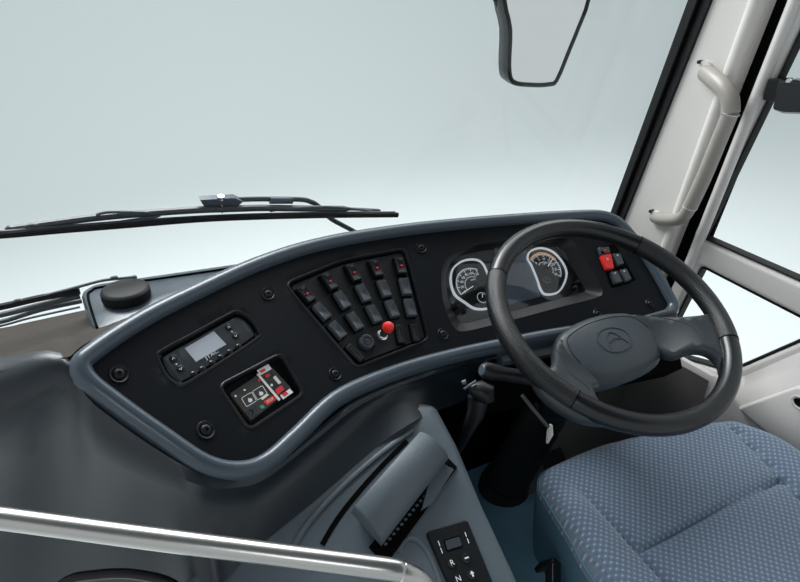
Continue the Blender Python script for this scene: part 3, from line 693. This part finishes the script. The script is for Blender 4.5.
# seat belt buckle
bk = empty('seat_belt_buckle', dep(550, 590, 1.30), 'black seat belt buckle beside the left side of the seat', 'buckle')
b = MB(); mx = Matrix.Translation(dep(553, 574, 1.2)) @ Matrix.Rotation(.5, 4, 'Y') @ Matrix.Rotation(-.6, 4, 'X'); b.box((0, 0, 0), (.026, .02, .05), mx, bev=.005); b.build('buckle_body', 'gloss', bk)
b = MB(); b.tube([dep(537, 570, 1.22), dep(543, 566, 1.21), dep(556, 562, 1.2)], [.006, .009, .008], 12); b.build('latch', 'black', bk)
b = MB(); b.tube([dep(556, 585, 1.22), dep(568, 610, 1.25), dep(580, 630, 1.3)], [.012, .012, .012], 10, flat=.5); b.build('stalk', 'black', bk)
# ================================================================== CONSOLE
CN = V((0, -.45, 1)).normalized(); CO = V((0, 0, .635)); CX = V((1, 0, 0)); CY = V((0, 1, .45)).normalized()
def cuv(px, py, h=0):
    p = onplane(px, py, CO+CN*h, CN)-CO; return V((p.dot(CX), p.dot(CY)))
def Cc(x, y, h=0): return CO+CX*x+CY*y+CN*h
con = empty('side_console', (-.5, -.1, .05), 'sloping grey console running back from under the dashboard left of the driver', 'console')
co = [cuv(*p) for p in [(434, 407), (455, 446), (480, 506), (512, 575), (535, 630)]]
print('console', [tuple(round(k, 3) for k in q) for q in co])
xl = -.86
bd = [cuv(*p) for p in [(420, 414), (375, 443), (322, 489), (262, 538), (232, 563), (205, 592), (175, 640)]]
co = co+[V((bd[-1].x-.02, co[-1].y))]+[q+V((-.018, .018)) for q in bd[::-1]]+[V((co[0].x-.02, co[0].y+.012))]
b = MB(); b.prism(rnd(co, .008, 3), [(-.0, -.60), (.012, -.10), (.010, -.02), (.004, -.004), (-.006, 0)], Cc, step=.04); b.build('console_body', 'console', con, ang=60)
b = MB(); rg = crom([V((*cuv(*p), 0)) for p in [(412, 430), (380, 453), (342, 486), (310, 520), (292, 548)]], 5); b.tube([Cc(q.x, q.y, .001) for q in rg], [.006]*len(rg), 10, flat=.5); b.build('ridge', 'console', con)
b = MB(); sl = crom([cuv(*p) for p in [(407, 441), (380, 468), (352, 500), (335, 523), (322, 545)]], 5); strip(b, sl, .008, Cc, .0, th=.001); b.build('flap_shadow', 'deep', con)  # black strip painted as the shadow along the flap's left side
# flap lid
lid = empty('storage_flap', Cc(*cuv(400, 490), 0), 'raised grey storage flap with rounded top on the console', 'storage lid')
e0 = [(421, 431), (453, 450)]; e1 = [(354, 507), (386, 537)]
hL = .045
tl, tr_, bl, br = [cuv(*p, hL) for p in (e0[0], e0[1], e1[0], e1[1])]
rows = []
for t in [0, .02, .5, .98, 1]:
    l = tl.lerp(bl, t); r = tr_.lerp(br, t); k = .004 if t in (0, 1) else 0
    prof = [(-.02, -.020), (-.012, -.006), (0, 0.002), (.2, .006), (.45, .004), (.7, -.004), (.88, -.013), (1, -.024), (1.0, -.034)]
    rows.append([Cc(*(l.lerp(r, a)), hL+h-k) for a, h in prof])
b = MB(); b.grid(rows)
for r_ in (rows[0], rows[-1]): b.add(r_, [list(range(len(r_)))])
b.build('lid_shell', 'flap', lid, ang=50)
hb = .03; q4 = ccw([tl.lerp(bl, .04).lerp(tr_.lerp(br, .04), .12), tr_.lerp(br, .04), br.lerp(tr_, .03), bl.lerp(tl, .03).lerp(br, .12)])
b = MB(); b.prism(offs(q4, -.004), [(0, 0), (0, .02)], Cc); b.build('lid_shade_base', 'deep', lid)  # black base, stands for the dark shadow under the lid
# patterned strip along the right foot of the flap
pa, pb = cuv(452, 463), cuv(376, 556); wv = (cuv(459, 470)-pa)
b = MB(); b.prism(ccw([pa-wv*1.0, pa+wv*.7, pb+wv*1.2, pb-wv*1.0]), [(0, 0), (0, .003)], Cc); ps_ = b.build('strip_base', 'deep', lid)
b = MB(); nn = 17
for i in range(nn):
    c = pa.lerp(pb, .10+.84*i/nn); t = (pb-pa).normalized(); w_ = V((t.y, -t.x)); k = .0028
    b.prism(ccw([c-t*.002-w_*k, c+t*.0028-w_*k*.4, c+t*.002+w_*k, c-t*.0028+w_*k*.4]), [(0, .003), (0, .0036)], Cc)
b.build('embossed_mark', 'flap', lid)
b = MB(); tri_ = [cuv(*p) for p in [(437, 462), (453, 471), (431, 505), (420, 512), (428, 482)]]; b.prism(ccw(tri_), [(0, 0), (0, .006), (-.0015, .008)], Cc); b.build('tray_lip', 'flap', lid)
# gear selector keypad
kp = empty('gear_selector', Cc(*cuv(460, 560), 0), 'black push-button gear selector with R and N buttons on the console', 'gear selector')
kq = [cuv(*p, .008) for p in [(427, 532), (467.5, 520), (500, 600), (464, 618)]]
b = MB(); b.prism(rnd(kq, .005, 4), [(.001, -.001), (.001, .005), (-.001, .008)], Cc); b.build('keypad_body', 'black', kp)
kz = lambda x, y: (420+x/7.1, 500+y/7.1)
kc = lambda x, y, h=.008: cuv(*kz(x, y), h)
b = MB(); b.prism(rnd([kc(*p) for p in [(165, 285), (282, 250), (305, 330), (190, 368)]], .002, 3), [(0, .008), (0, .009)], Cc); o = b.build('display_frame', 'deep', kp)
b = MB(); b.prism(rnd([kc(*p) for p in [(175, 292), (278, 262), (297, 325), (194, 358)]], .0015, 3), [(0, .009), (0, .0096)], Cc); b.build('display', 'switch', o)
ka = kc(227, 450); kb = kc(330, 415); krot = atan2(kb.y-ka.y, kb.x-ka.x)
for c, t in (((225, 450), 'R'), ((328, 415), '-'), ((270, 565), 'N'), ((368, 530), 'arrow'), ((310, 680), 'D'), ((415, 640), 'arrow2')):
    q = kc(*c); b = MB(); b.prism(circ(q.x, q.y, .0068, 20), [(0, .008), (0, .0095), (-.0012, .0108)], Cc); o = b.build('button', 'gloss', kp)
    b = MB(); ex = V((cos(krot), sin(krot))); ey = V((-sin(krot), cos(krot)))
    if t == '-': strip(b, [q-ex*.0035, q+ex*.0035], .0022, Cc, .0108, th=.0004)
    elif t.startswith('arrow'):
        s_ = 1 if t == 'arrow' else -1
        b.prism(ccw([q+ey*s_*.005, q-ex*.0035+ey*s_*.0005, q+ex*.0035+ey*s_*.0005]), [(0, .0108), (0, .0112)], Cc); strip(b, [q+ey*s_*.001, q-ey*s_*.004], .0026, Cc, .0108, th=.0004)
    else: textinto(b, t, .0115, Cc, .0112, rot=krot, at=q)
    b.build('symbol', 'white', o, smooth=False)
for p, q in (((128, 290), (160, 380)), ((318, 228), (348, 308))):
    a, c = kc(*p), kc(*q); b = MB(); strip(b, [a, a.lerp(c, .42)], .0012, Cc, .008, th=.0004); strip(b, [a.lerp(c, .55), c], .0012, Cc, .008, th=.0004); b.build('side_mark', 'white', kp)
# curved ridge left of the keypad
b = MB(); rg = crom([V((*cuv(*p), 0)) for p in [(398, 552), (405, 540), (417, 540), (430, 555), (440, 580), (448, 610)]], 5); b.tube([Cc(q.x, q.y, .0) for q in rg], [.0045]*len(rg), 8, flat=.5); b.build('moulded_rib', 'console', con)
# ================================================================== STEEL HAND RAIL
rail = empty('steel_hand_rail', dep(200, 560, .74), 'polished steel hand rail crossing the lower left foreground', 'hand rail')
pth = [dep(-160, 497.5, .72), dep(0, 518, .72), dep(130, 535.5, .72), dep(260, 552.5, .72), dep(380, 568, .72), dep(402, 572.5, .723), dep(418, 580, .73), dep(430, 594, .745), dep(436, 615, .77), dep(438, 660, .83)]
b = MB(); b.tube(crom(pth[:6], 5), .0127, 28); b.build('tube', 'steel', rail, ang=80)
b = MB(); b.tube(crom(pth[4:], 6), .0124, 28); b.build('bend', 'steel', rail, ang=80)
b = MB(); b.tube([dep(401, 572.3, .723), dep(403.5, 573, .723)], .0131, 28); b.build('joint_collar', 'chrome', rail)
# dark moulded edge low at left (arc)
arc = MB(); arc.tube(crom([dep(*p) for p in [(20, 640, .9), (60, 586, .9), (95, 575, .9), (140, 575, .9), (180, 590, .9), (205, 640, .9)]], 5), .007, 10)
tag(root_at_base(arc.build('grab_loop', 'black')), 'black curved loop below the steel hand rail at the lower left', 'grab handle')
# ================================================================== SIDE OF THE CAB
XI = .49
def yat(p1, p2, x):
    a, c = sx(*p1, x), sx(*p2, x); return lambda z: a.y+(c.y-a.y)*(z-a.z)/(c.z-a.z)
def SW(x0): return lambda y, z, h: V((x0-h, y, z))
def post(name, l1, l2, x, z0, z1, lev, m, parent=None, n=10):
    P = [(l1(z0), z0), (l2(z0), z0), (l2(z1), z1), (l1(z1), z1)]; b = MB(); b.prism(P, lev, SW(x)); return b.build(name, m, parent)
lA = yat((672, 50), (614, 208), XI); lB = yat((693, 50), (626, 217), XI); lC = yat((731, 50), (666, 240), XI); lD = yat((748, 50), (675, 238), XI)
ZT = 1.9
w1 = empty('window_1', (-.5, .47, .8), kind='structure')
gx = lambda z: .47-.24*(z-.77)
b = MB(); g0 = [V((-2.0, gx(.72), .72)), V((.488, gx(.72), .72))]; g1 = [V((-2.0, gx(ZT), ZT)), V((.488, gx(ZT), ZT))]
b.grid([[p for p in g0], [p for p in g1]]); b.grid([[p+V((0, .006, .001)) for p in g0], [p+V((0, .006, .001)) for p in g1]]); b.build('windscreen_glass', 'pane', w1)
w1s = post('windscreen_seal', lA, lambda z: lB(z)+.001, XI, .70, ZT, [(0, -.02), (0, .008)], 'rubber', w1)
b = MB(); mid = lambda z: (lA(z)*.45+lB(z)*.55); b.tube([V((XI-.011, mid(.70), .70)), V((XI-.011, mid(ZT), ZT))], .005, 8); b.build('seal_bead', 'deep', w1)
tp = empty('trim_1', (XI, .3, .6), kind='structure')
post('pillar_panel', lB, lD, XI, .55, ZT, [(0, -.03), (0, .0)], 'beige', tp)
b = MB(); ra = lambda z: (lC(z)+lD(z))/2; n = 12
b.tube([V((XI-.0, ra(.5+1.4*i/n), .5+1.4*i/n)) for i in range(n+1)], .0165, 16); b.build('pillar_ridge', 'beige', tp, ang=80)
lE = yat((766, 50), (694, 236), .50)
post('door_gap', lambda z: lD(z)+.0, lambda z: lE(z)-.03, .52, .10, ZT, [(0, -.01), (0, .0)], 'deep', tp)
# door with two window openings
door = empty('door_1', (XI, -.2, .05), kind='structure')
XD = .49
def yz(px, py, x=XD): p = sx(px, py, x); return V((p.y, p.z))
lF = yat((768, 50), (694, 238), XD)
dout = [V((lF(ZT), ZT)), V((lF(1.3), 1.3)), V((lF(.9), .9)), V((lF(.72), .72)), V((lF(.72)+.03, .6)), V((lF(.72)+.03, .05)), V((-1.0, .05)), V((-1.0, ZT))]
lG = yat((786, 54), (699, 238), XD)
u0 = yz(698, 238.5); u1 = yz(800, 284)
k1 = (u1.y-u0.y)/(u1.x-u0.x)
up_ = rnd([V((lG(1.86), 1.86)), u0, V((-.9, u0.y+k1*(-.9-u0.x)))  , V((-.9, 1.86))], .012, 6)
a = yz(699, 266); c_ = yz(800, 318); m_ = yz(673, 318); n_ = yz(728, 373); e_ = yz(800, 342)
k2 = (c_.y-a.y)/(c_.x-a.x); k3 = (e_.y-n_.y)/(e_.x-n_.x); m2 = a+(m_-a)*1.75
yy = -.13
lw = rnd([a, m2, n_, V((yy, n_.y+k3*(yy-n_.x))), V((yy, a.y+k2*(yy-a.x)))], .014, 5)
print('lower win', [tuple(round(k, 3) for k in q) for q in (a, m2, n_, c_, e_)])
up_, lw = ccw(up_), ccw(lw)
vs, fs = region(dout, [offs(up_, .012), offs(lw, .012)], .08); b = MB(); D_ = SW(XD)
b.add([D_(q.x, q.y, 0) for q in vs], fs); b.add([D_(q.x, q.y, -.04) for q in vs], [f[::-1] for f in fs])
for hl in (up_, lw): b.grid([[D_(q.x, q.y, h) for q in offs(hl, d)] for d, h in ((.012, 0), (.006, -.002), (.002, -.008), (0, -.018), (0, -.04), (.012, -.04))], True)
b.grid([[D_(q.x, q.y, h) for q in dout] for h in (0, -.04)], True); b.build('door_frame', 'beige2', door, ang=50)
b = MB(); o_ = [V((lF(z)-.016, z)) for z in (.7, .9, 1.2, 1.5, ZT)]; b.tube([V((XD+.0, q.x, q.y)) for q in o_], .012, 14, flat=1.0); b.build('frame_edge', 'beige2', door, ang=80)
for k, hl in enumerate((up_, lw)):
    w = empty('window_%d' % (k+2), (XD, hl[0].x, .6), kind='structure')
    b = MB(); b.grid([[SW(XD)(q.x, q.y, h) for q in offs(hl, d)] for d, h in ((.0005, -.012), (-.002, -.008), (-.005, -.009), (-.0065, -.016), (-.007, -.028), (.0, -.03))], True); b.build('gasket', 'rubber', w)
    b = MB(); vs, fs = region(offs(hl, -.002)); b.add([SW(XD)(q.x, q.y, -.021) for q in vs], fs); b.add([SW(XD)(q.x, q.y, -.025) for q in vs], [f[::-1] for f in fs]); b.build('pane', 'pane', w, smooth=False)
# rail bulge between the windows
# sill ledge below the lower window and the lower door lining
sl_o = [sx(*p, XD) for p in [(585, 290), (655, 338), (690, 362), (728, 382), (745, 376), (800, 352)]]
sl_i = [sx(*p, .455) for p in [(585, 300), (640, 340), (676, 356), (712, 376), (742, 404), (800, 383)]]
z1_ = sl_o[-1].z+.02; z2_ = sl_i[-1].z+.015
sl_o += [V((XD, -.16, z1_)), V((XD, -.95, z1_))]; sl_i += [V((.455, -.16, z2_)), V((.455, -.95, z2_))]
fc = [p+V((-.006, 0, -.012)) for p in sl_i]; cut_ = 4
b = MB(); b.grid([[p+V((-.0015, 0, 0)) for p in fc[:cut_]], [V((.4475, p.y, .05)) for p in sl_i[:cut_]]]); lowf = b  # forward lining face split off, darker colour stands for shade
b = MB(); b.grid([sl_o, [p.lerp(q, .5)+V((0, 0, .006)) for p, q in zip(sl_o, sl_i)], sl_i, [p+V((-.006, 0, -.012)) for p in sl_i], [V((.449, p.y, .05)) for p in sl_i]]); b.build('door_lining', 'beige2', door, ang=45); lowf.build('shaded_lining', 'shade_grey', door)
pk = [sx(*p, .447) for p in [(738, 407), (800, 385)]]; p8 = sx(800, 459, .447)
pk += [V((.447, -.60, pk[1].z+.02)), V((.447, -.60, p8.z-.10)), p8]
b = MB(); b.prism(rnd([(p.y, p.z) for p in pk], .008, 3), [(0, -.01), (0, 0), (-.003, .006), (-.006, .008)], SW(.447)); pko = b.build('pocket_cover', 'beige2', door)
q = sx(800, 403, .438); b = MB(); b.prism(circ(q.y, q.z, .018, 20, .014), [(.003, .001), (0, .0025), (-.004, 0.001)], SW(.439)); b.build('finger_hole', 'beige', pko)
# firewall / footwell
b = MB(); b.box((.02, .48, .38), (1.1, .04, .68)); tag(b.build('wall_front', 'deep'), kind='structure')
b = MB(); b.box((-.1, -.2, .04), (1.3, 1.4, .04)); tag(b.build('floor', 'floor'), kind='structure')
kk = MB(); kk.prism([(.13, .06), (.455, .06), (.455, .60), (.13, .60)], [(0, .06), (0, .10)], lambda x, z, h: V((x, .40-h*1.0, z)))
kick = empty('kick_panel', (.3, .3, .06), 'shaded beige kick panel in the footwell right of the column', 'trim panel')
kk.build('panel_face', 'shade_taupe', kick)  # dark colour carries the footwell shade of a beige panel
# pedals
for i, (x, z, nm, lb) in enumerate(((.20, .17, 'brake_pedal', 'black foot pedal in the dark footwell just ahead of the seat'),)):
    pd = empty(nm, (x, .34, .06), lb, 'pedal'); mx = Matrix.Translation((x, .29, z)) @ Matrix.Rotation(radians(50), 4, 'X')
    b = MB(); b.box((0, 0, 0), (.07, .10 if i == 0 else .16, .014), mx, bev=.005); b.build('pedal_pad', 'rubber', pd)
    b = MB(); b.tube([V((x, .30, z)), V((x, .36, z+.08)), V((x, .45, z+.14))], .009, 10); b.build('pedal_arm', 'black', pd)
# ================================================================== GRAB HANDLE
gh = empty('pillar_grab_rail', sx(655, 219, XI), 'beige tubular grab handle on the windscreen pillar', 'grab handle')
hp = [sx(706, 73, .485), sx(715, 80, .46), sx(724, 88, .445), sx(730, 99, .44), sx(730.5, 113, .44)]
hm = [sx(730.5, 113, .44), sx(718, 143, .44), sx(704, 177, .44), sx(690, 207, .44)]
he = [sx(690, 207, .44), sx(684, 216, .443), sx(676, 219.5, .452), sx(665, 219.5, .465), sx(655, 217, .49)]
b = MB(); b.tube(crom(hp, 5), .0185, 20); b.build('upper_elbow', 'handle', gh, ang=80)
b = MB(); b.tube(crom(hm, 4), .0165, 20); b.build('grip_tube', 'handle', gh, ang=80)
b = MB(); b.tube(crom(he, 5), .0148, 20); b.build('lower_elbow', 'handle', gh, ang=80)
for p in (hm[0], hm[-1]):
    t = (hm[1]-hm[0]).normalized(); b = MB(); b.tube([p-t*.001, p+t*.001], .0187 if p is hm[0] else .0168, 20); b.build('joint_line', 'black' if False else 'beige', gh)
for p, w in ((sx(705, 70, .487), .016), (sx(656, 217, .487), .013)):
    b = MB(); b.tube([p+V((.004, 0, 0)), p+V((-.008, 0, 0))], w*1.25, 20); b.build('mounting_boss', 'beige', gh)
    b = MB(); b.tube([p+V((.0, .012, w)), p+V((-.012, .012, w))], .004, 10); b.build('fixing_screw', 'black', gh)
# black bracket on the door window
bkt = empty('window_bracket', sx(780, 95, .48), 'black bracket fixed on the front edge of the driver door window', 'bracket')
P = lambda *a: [V((p.y, p.z)) for p in (sx(*q, .50) for q in a)]
b = MB(); b.prism(ccw(P((775, 78), (790, 78), (783, 101), (769, 99))), [(0, -.01), (0, .02), (-.002, .024)], SW(.50)); b.build('clamp', 'black', bkt)
b = MB(); b.prism(ccw(rnd(P((788, 79), (830, 79), (828, 113), (792, 112), (782, 108)), .006, 3)), [(0, -.03), (0, .03), (-.004, .036)], SW(.50)); b.build('block', 'gloss', bkt)
b = MB(); q = sx(790, 81, .47); b.tube([q, q+V((-.006, 0, 0))], .005, 8); b.build('bolt', 'chrome', bkt)
# ================================================================== WIPERS (outside the glass)
WPN = V((0, 1, .24))
def wp(px, py, off=.03): return onplane(px, py, (0, .47+off, .77), WPN)
def wiperpath(pts, off): return crom([wp(*p, off) for p in pts], 6)
w = empty('windscreen_wiper', wp(355, 232, .05), 'long black wiper blade lying across the windscreen above the dash', 'wiper', 'windscreen wipers')
b = MB(); pts = wiperpath([(-60, 237.5), (0, 235.5), (60, 230.5), (130, 225), (200, 219.5), (260, 217), (330, 215.5), (398, 215)], .018)
b.tube(pts, .0033, 8, flat=1.7, upv=(0, 0, 1)); b.build('rubber_blade', 'rubber', w)
b = MB(); b.tube(wiperpath([(-60, 234), (0, 232), (60, 227), (130, 221.5), (200, 217), (260, 214.5), (330, 213), (395, 212.5)], .022), .003, 8); b.build('blade_carrier', 'wiper', w)
b = MB(); b.tube(wiperpath([(5, 230), (40, 225), (96, 217.5), (150, 213), (196, 210), (225, 209), (262, 208), (300, 208.5), (350, 209), (380, 210.5)], .03), [.003]+[.0075]*47+[.004]*6+[.003], 8, flat=.9); b.build('frame_bow', 'wiper', w)
for sp_ in ([(20, 229), (34, 225), (60, 229)], [(96, 215), (110, 212), (150, 213), (158, 216), (120, 222)], [(270, 211), (290, 208.5), (330, 207), (372, 211)]):
    b = MB(); b.tube(wiperpath(sp_, .026), .0028, 8); b.build('claw_arm', 'bracket', w)
b = MB(); PW = [wp(*p, .034) for p in [(200, 200), (235, 198), (243, 202), (238, 206), (204, 206.5)]]
b.add(PW+[p+V((0, .012, .004)) for p in PW], [[0, 1, 2, 3, 4], [9, 8, 7, 6, 5]]+[[i, (i+1) % 5, (i+1) % 5+5, i+5] for i in range(5)]); b.build('arm_bracket', 'bracket', w)
b = MB(); b.tube([wp(221, 199.5, .03), wp(221, 196, .03)], .006, 10); b.tube([wp(222, 204, .028), wp(222, 213, .028)], .002, 6); b.build('pivot_pin', 'chrome', w)
b = MB(); b.tube(wiperpath([(236, 199.5), (262, 199), (300, 199.5), (311, 202), (318, 206), (330, 218), (342, 225), (355, 232), (380, 247)], .045), .0052, 10); b.build('wiper_arm', 'wiper', w)
b = MB(); b.tube(wiperpath([(270, 200.5), (292, 200.5)], .04), .007, 10); b.build('arm_clip', 'bracket', w)
w = empty('windscreen_wiper', wp(60, 300, .06), 'black wiper with several thin bars lying low at the far left of the windscreen', 'wiper', 'windscreen wipers')
for nm, pts, r, m in (('rubber_blade', [(-60, 318), (0, 307), (40, 298), (80, 291)], .0065, 'rubber'), ('blade_carrier', [(-60, 325), (0, 315), (40, 305), (80, 296)], .0055, 'wiper'), ('frame_bow', [(-60, 334), (0, 322), (40, 310), (82, 301)], .0045, 'wiper'), ('wiper_arm', [(0, 307), (20, 302), (70, 289), (100, 281), (115, 279), (134, 277)], .003, 'bracket'), ('spring', [(-60, 338), (0, 326), (30, 318), (80, 307)], .0022, 'bracket')):
    b = MB(); b.tube(wiperpath(pts, .05), r, 8); b.build(nm, m, w)
for c in ((114, 278), (133, 277.5), (18, 301)):
    b = MB(); p = wp(*c, .05); b.box(p, (.014, .008, .007), bev=.002); b.build('clip', 'wiper', w)
# ================================================================== OUTSIDE MIRROR
mr = empty('outside_mirror', dep(535, 86, 2.0), 'black-framed outside mirror hanging ahead of the windscreen, cropped at top', 'mirror')
mn = (-FW*.9+RT*.34); mn.z = .03; mn.normalize(); mX = mn.cross(V((0, 0, 1))).normalized()*-1; mX = V((0, 0, 1)).cross(mn).normalized(); mY = mn.cross(mX)
m0 = dep(537, 60, 2.0)
def muv(px, py):
    p = onplane(px, py, m0, mn)-m0; return V((p.dot(mX), p.dot(mY)))
def Mm(x, y, h): return m0+mX*x+mY*y+mn*h
mo = [muv(*p) for p in [(509, 30), (508, 66), (512, 83), (530, 86.5), (549, 86), (558, 81), (571, 50), (580, 28), (590, 0), (593, -40)]]
mo = mo+[muv(585, -70), muv(515, -75), muv(502, -50), muv(503, 0)]
mo = ccw(crom(mo, 3, True))
b = MB(); b.prism(mo, [(-.03, -.09), (-.008, -.07), (.002, -.02), (.002, 0), (-.003, .004), (-.010, .003), (-.012, -.001)], Mm, top=False); b.build('housing', 'black', mr)
vs, fs = region(offs(mo, -.012)); b = MB(); b.add([Mm(q.x, q.y, -.001) for q in vs], fs); b.build('mirror_glass', 'mirror', mr, smooth=False)
b = MB(); b.tube([Mm(-.09, .12, -.05), Mm(-.14, .2, -.05), Mm(-.16, .4, -.08)], .012, 12); b.build('mirror_arm', 'black', mr)
# ================================================================== STUDIO OUTSIDE
prof = [(-8, -1.0), (3.5, -1.0)]
for i in range(0, 17): a = radians(-90+90*i/16); prof.append((6.5+3.0*cos(a), 2.0+3.0*sin(a)))
prof += [(9.5, 3.5), (9.5, 6.0)]
b = MB(); b.grid([[V((-14, y, z)) for y, z in prof], [V((18, y, z)) for y, z in prof]]); tag(b.build('wall_backdrop', 'studio', ang=60), kind='structure')
# ================================================================== LIGHT
wd = bpy.data.worlds.new('World'); scn.world = wd; wd.use_nodes = True
bg = wd.node_tree.nodes['Background']; bg.inputs[0].default_value = (.92, .97, 1, 1); bg.inputs[1].default_value = .46
def area(name, loc, tgt, size, power, col=(1, 1, 1), sy=None):
    l = bpy.data.lights.new(name, 'AREA'); l.energy = power; l.color = col; l.size = size
    if sy: l.shape = 'RECTANGLE'; l.size_y = sy
    o = bpy.data.objects.new(name, l); COL.objects.link(o); o.location = loc
    o.rotation_euler = (V(tgt)-V(loc)).to_track_quat('-Z', 'Y').to_euler(); return o
area('studio_softbox', (-.6, 2.4, 3.2), (-.3, .2, .8), 2.6, 90, (.97, .99, 1), 1.2)
area('floor_light', (1.5, 2.6, 3.6), (1.5, 2.8, -1), 6, 110, (1, 1, 1), 2.5)
area('cabin_fill', (-1.3, -1.3, 1.86), (-.3, 0, .7), .5, 3, (.93, .97, 1))  # unseen fill, above and behind the camera
# roof of the cab
b = MB(); b.box((-.75, -1.25, 1.95), (2.6, 3.0, .06)); tag(b.build('ceiling', 'ceil'), kind='structure')
cam = bpy.data.cameras.new('camera'); co_ = bpy.data.objects.new('camera', cam); COL.objects.link(co_); scn.camera = co_
cam.sensor_width = 36; cam.lens = FPX/800*36; cam.clip_start = .02
co_.matrix_world = Matrix(((*RT, 0), (*UP, 0), (*(-FW), 0), (*CAM, 1))).transposed()
scn.view_settings.view_transform = 'Standard'; scn.view_settings.look = 'None'; scn.view_settings.exposure = .56; scn.view_settings.gamma = 1
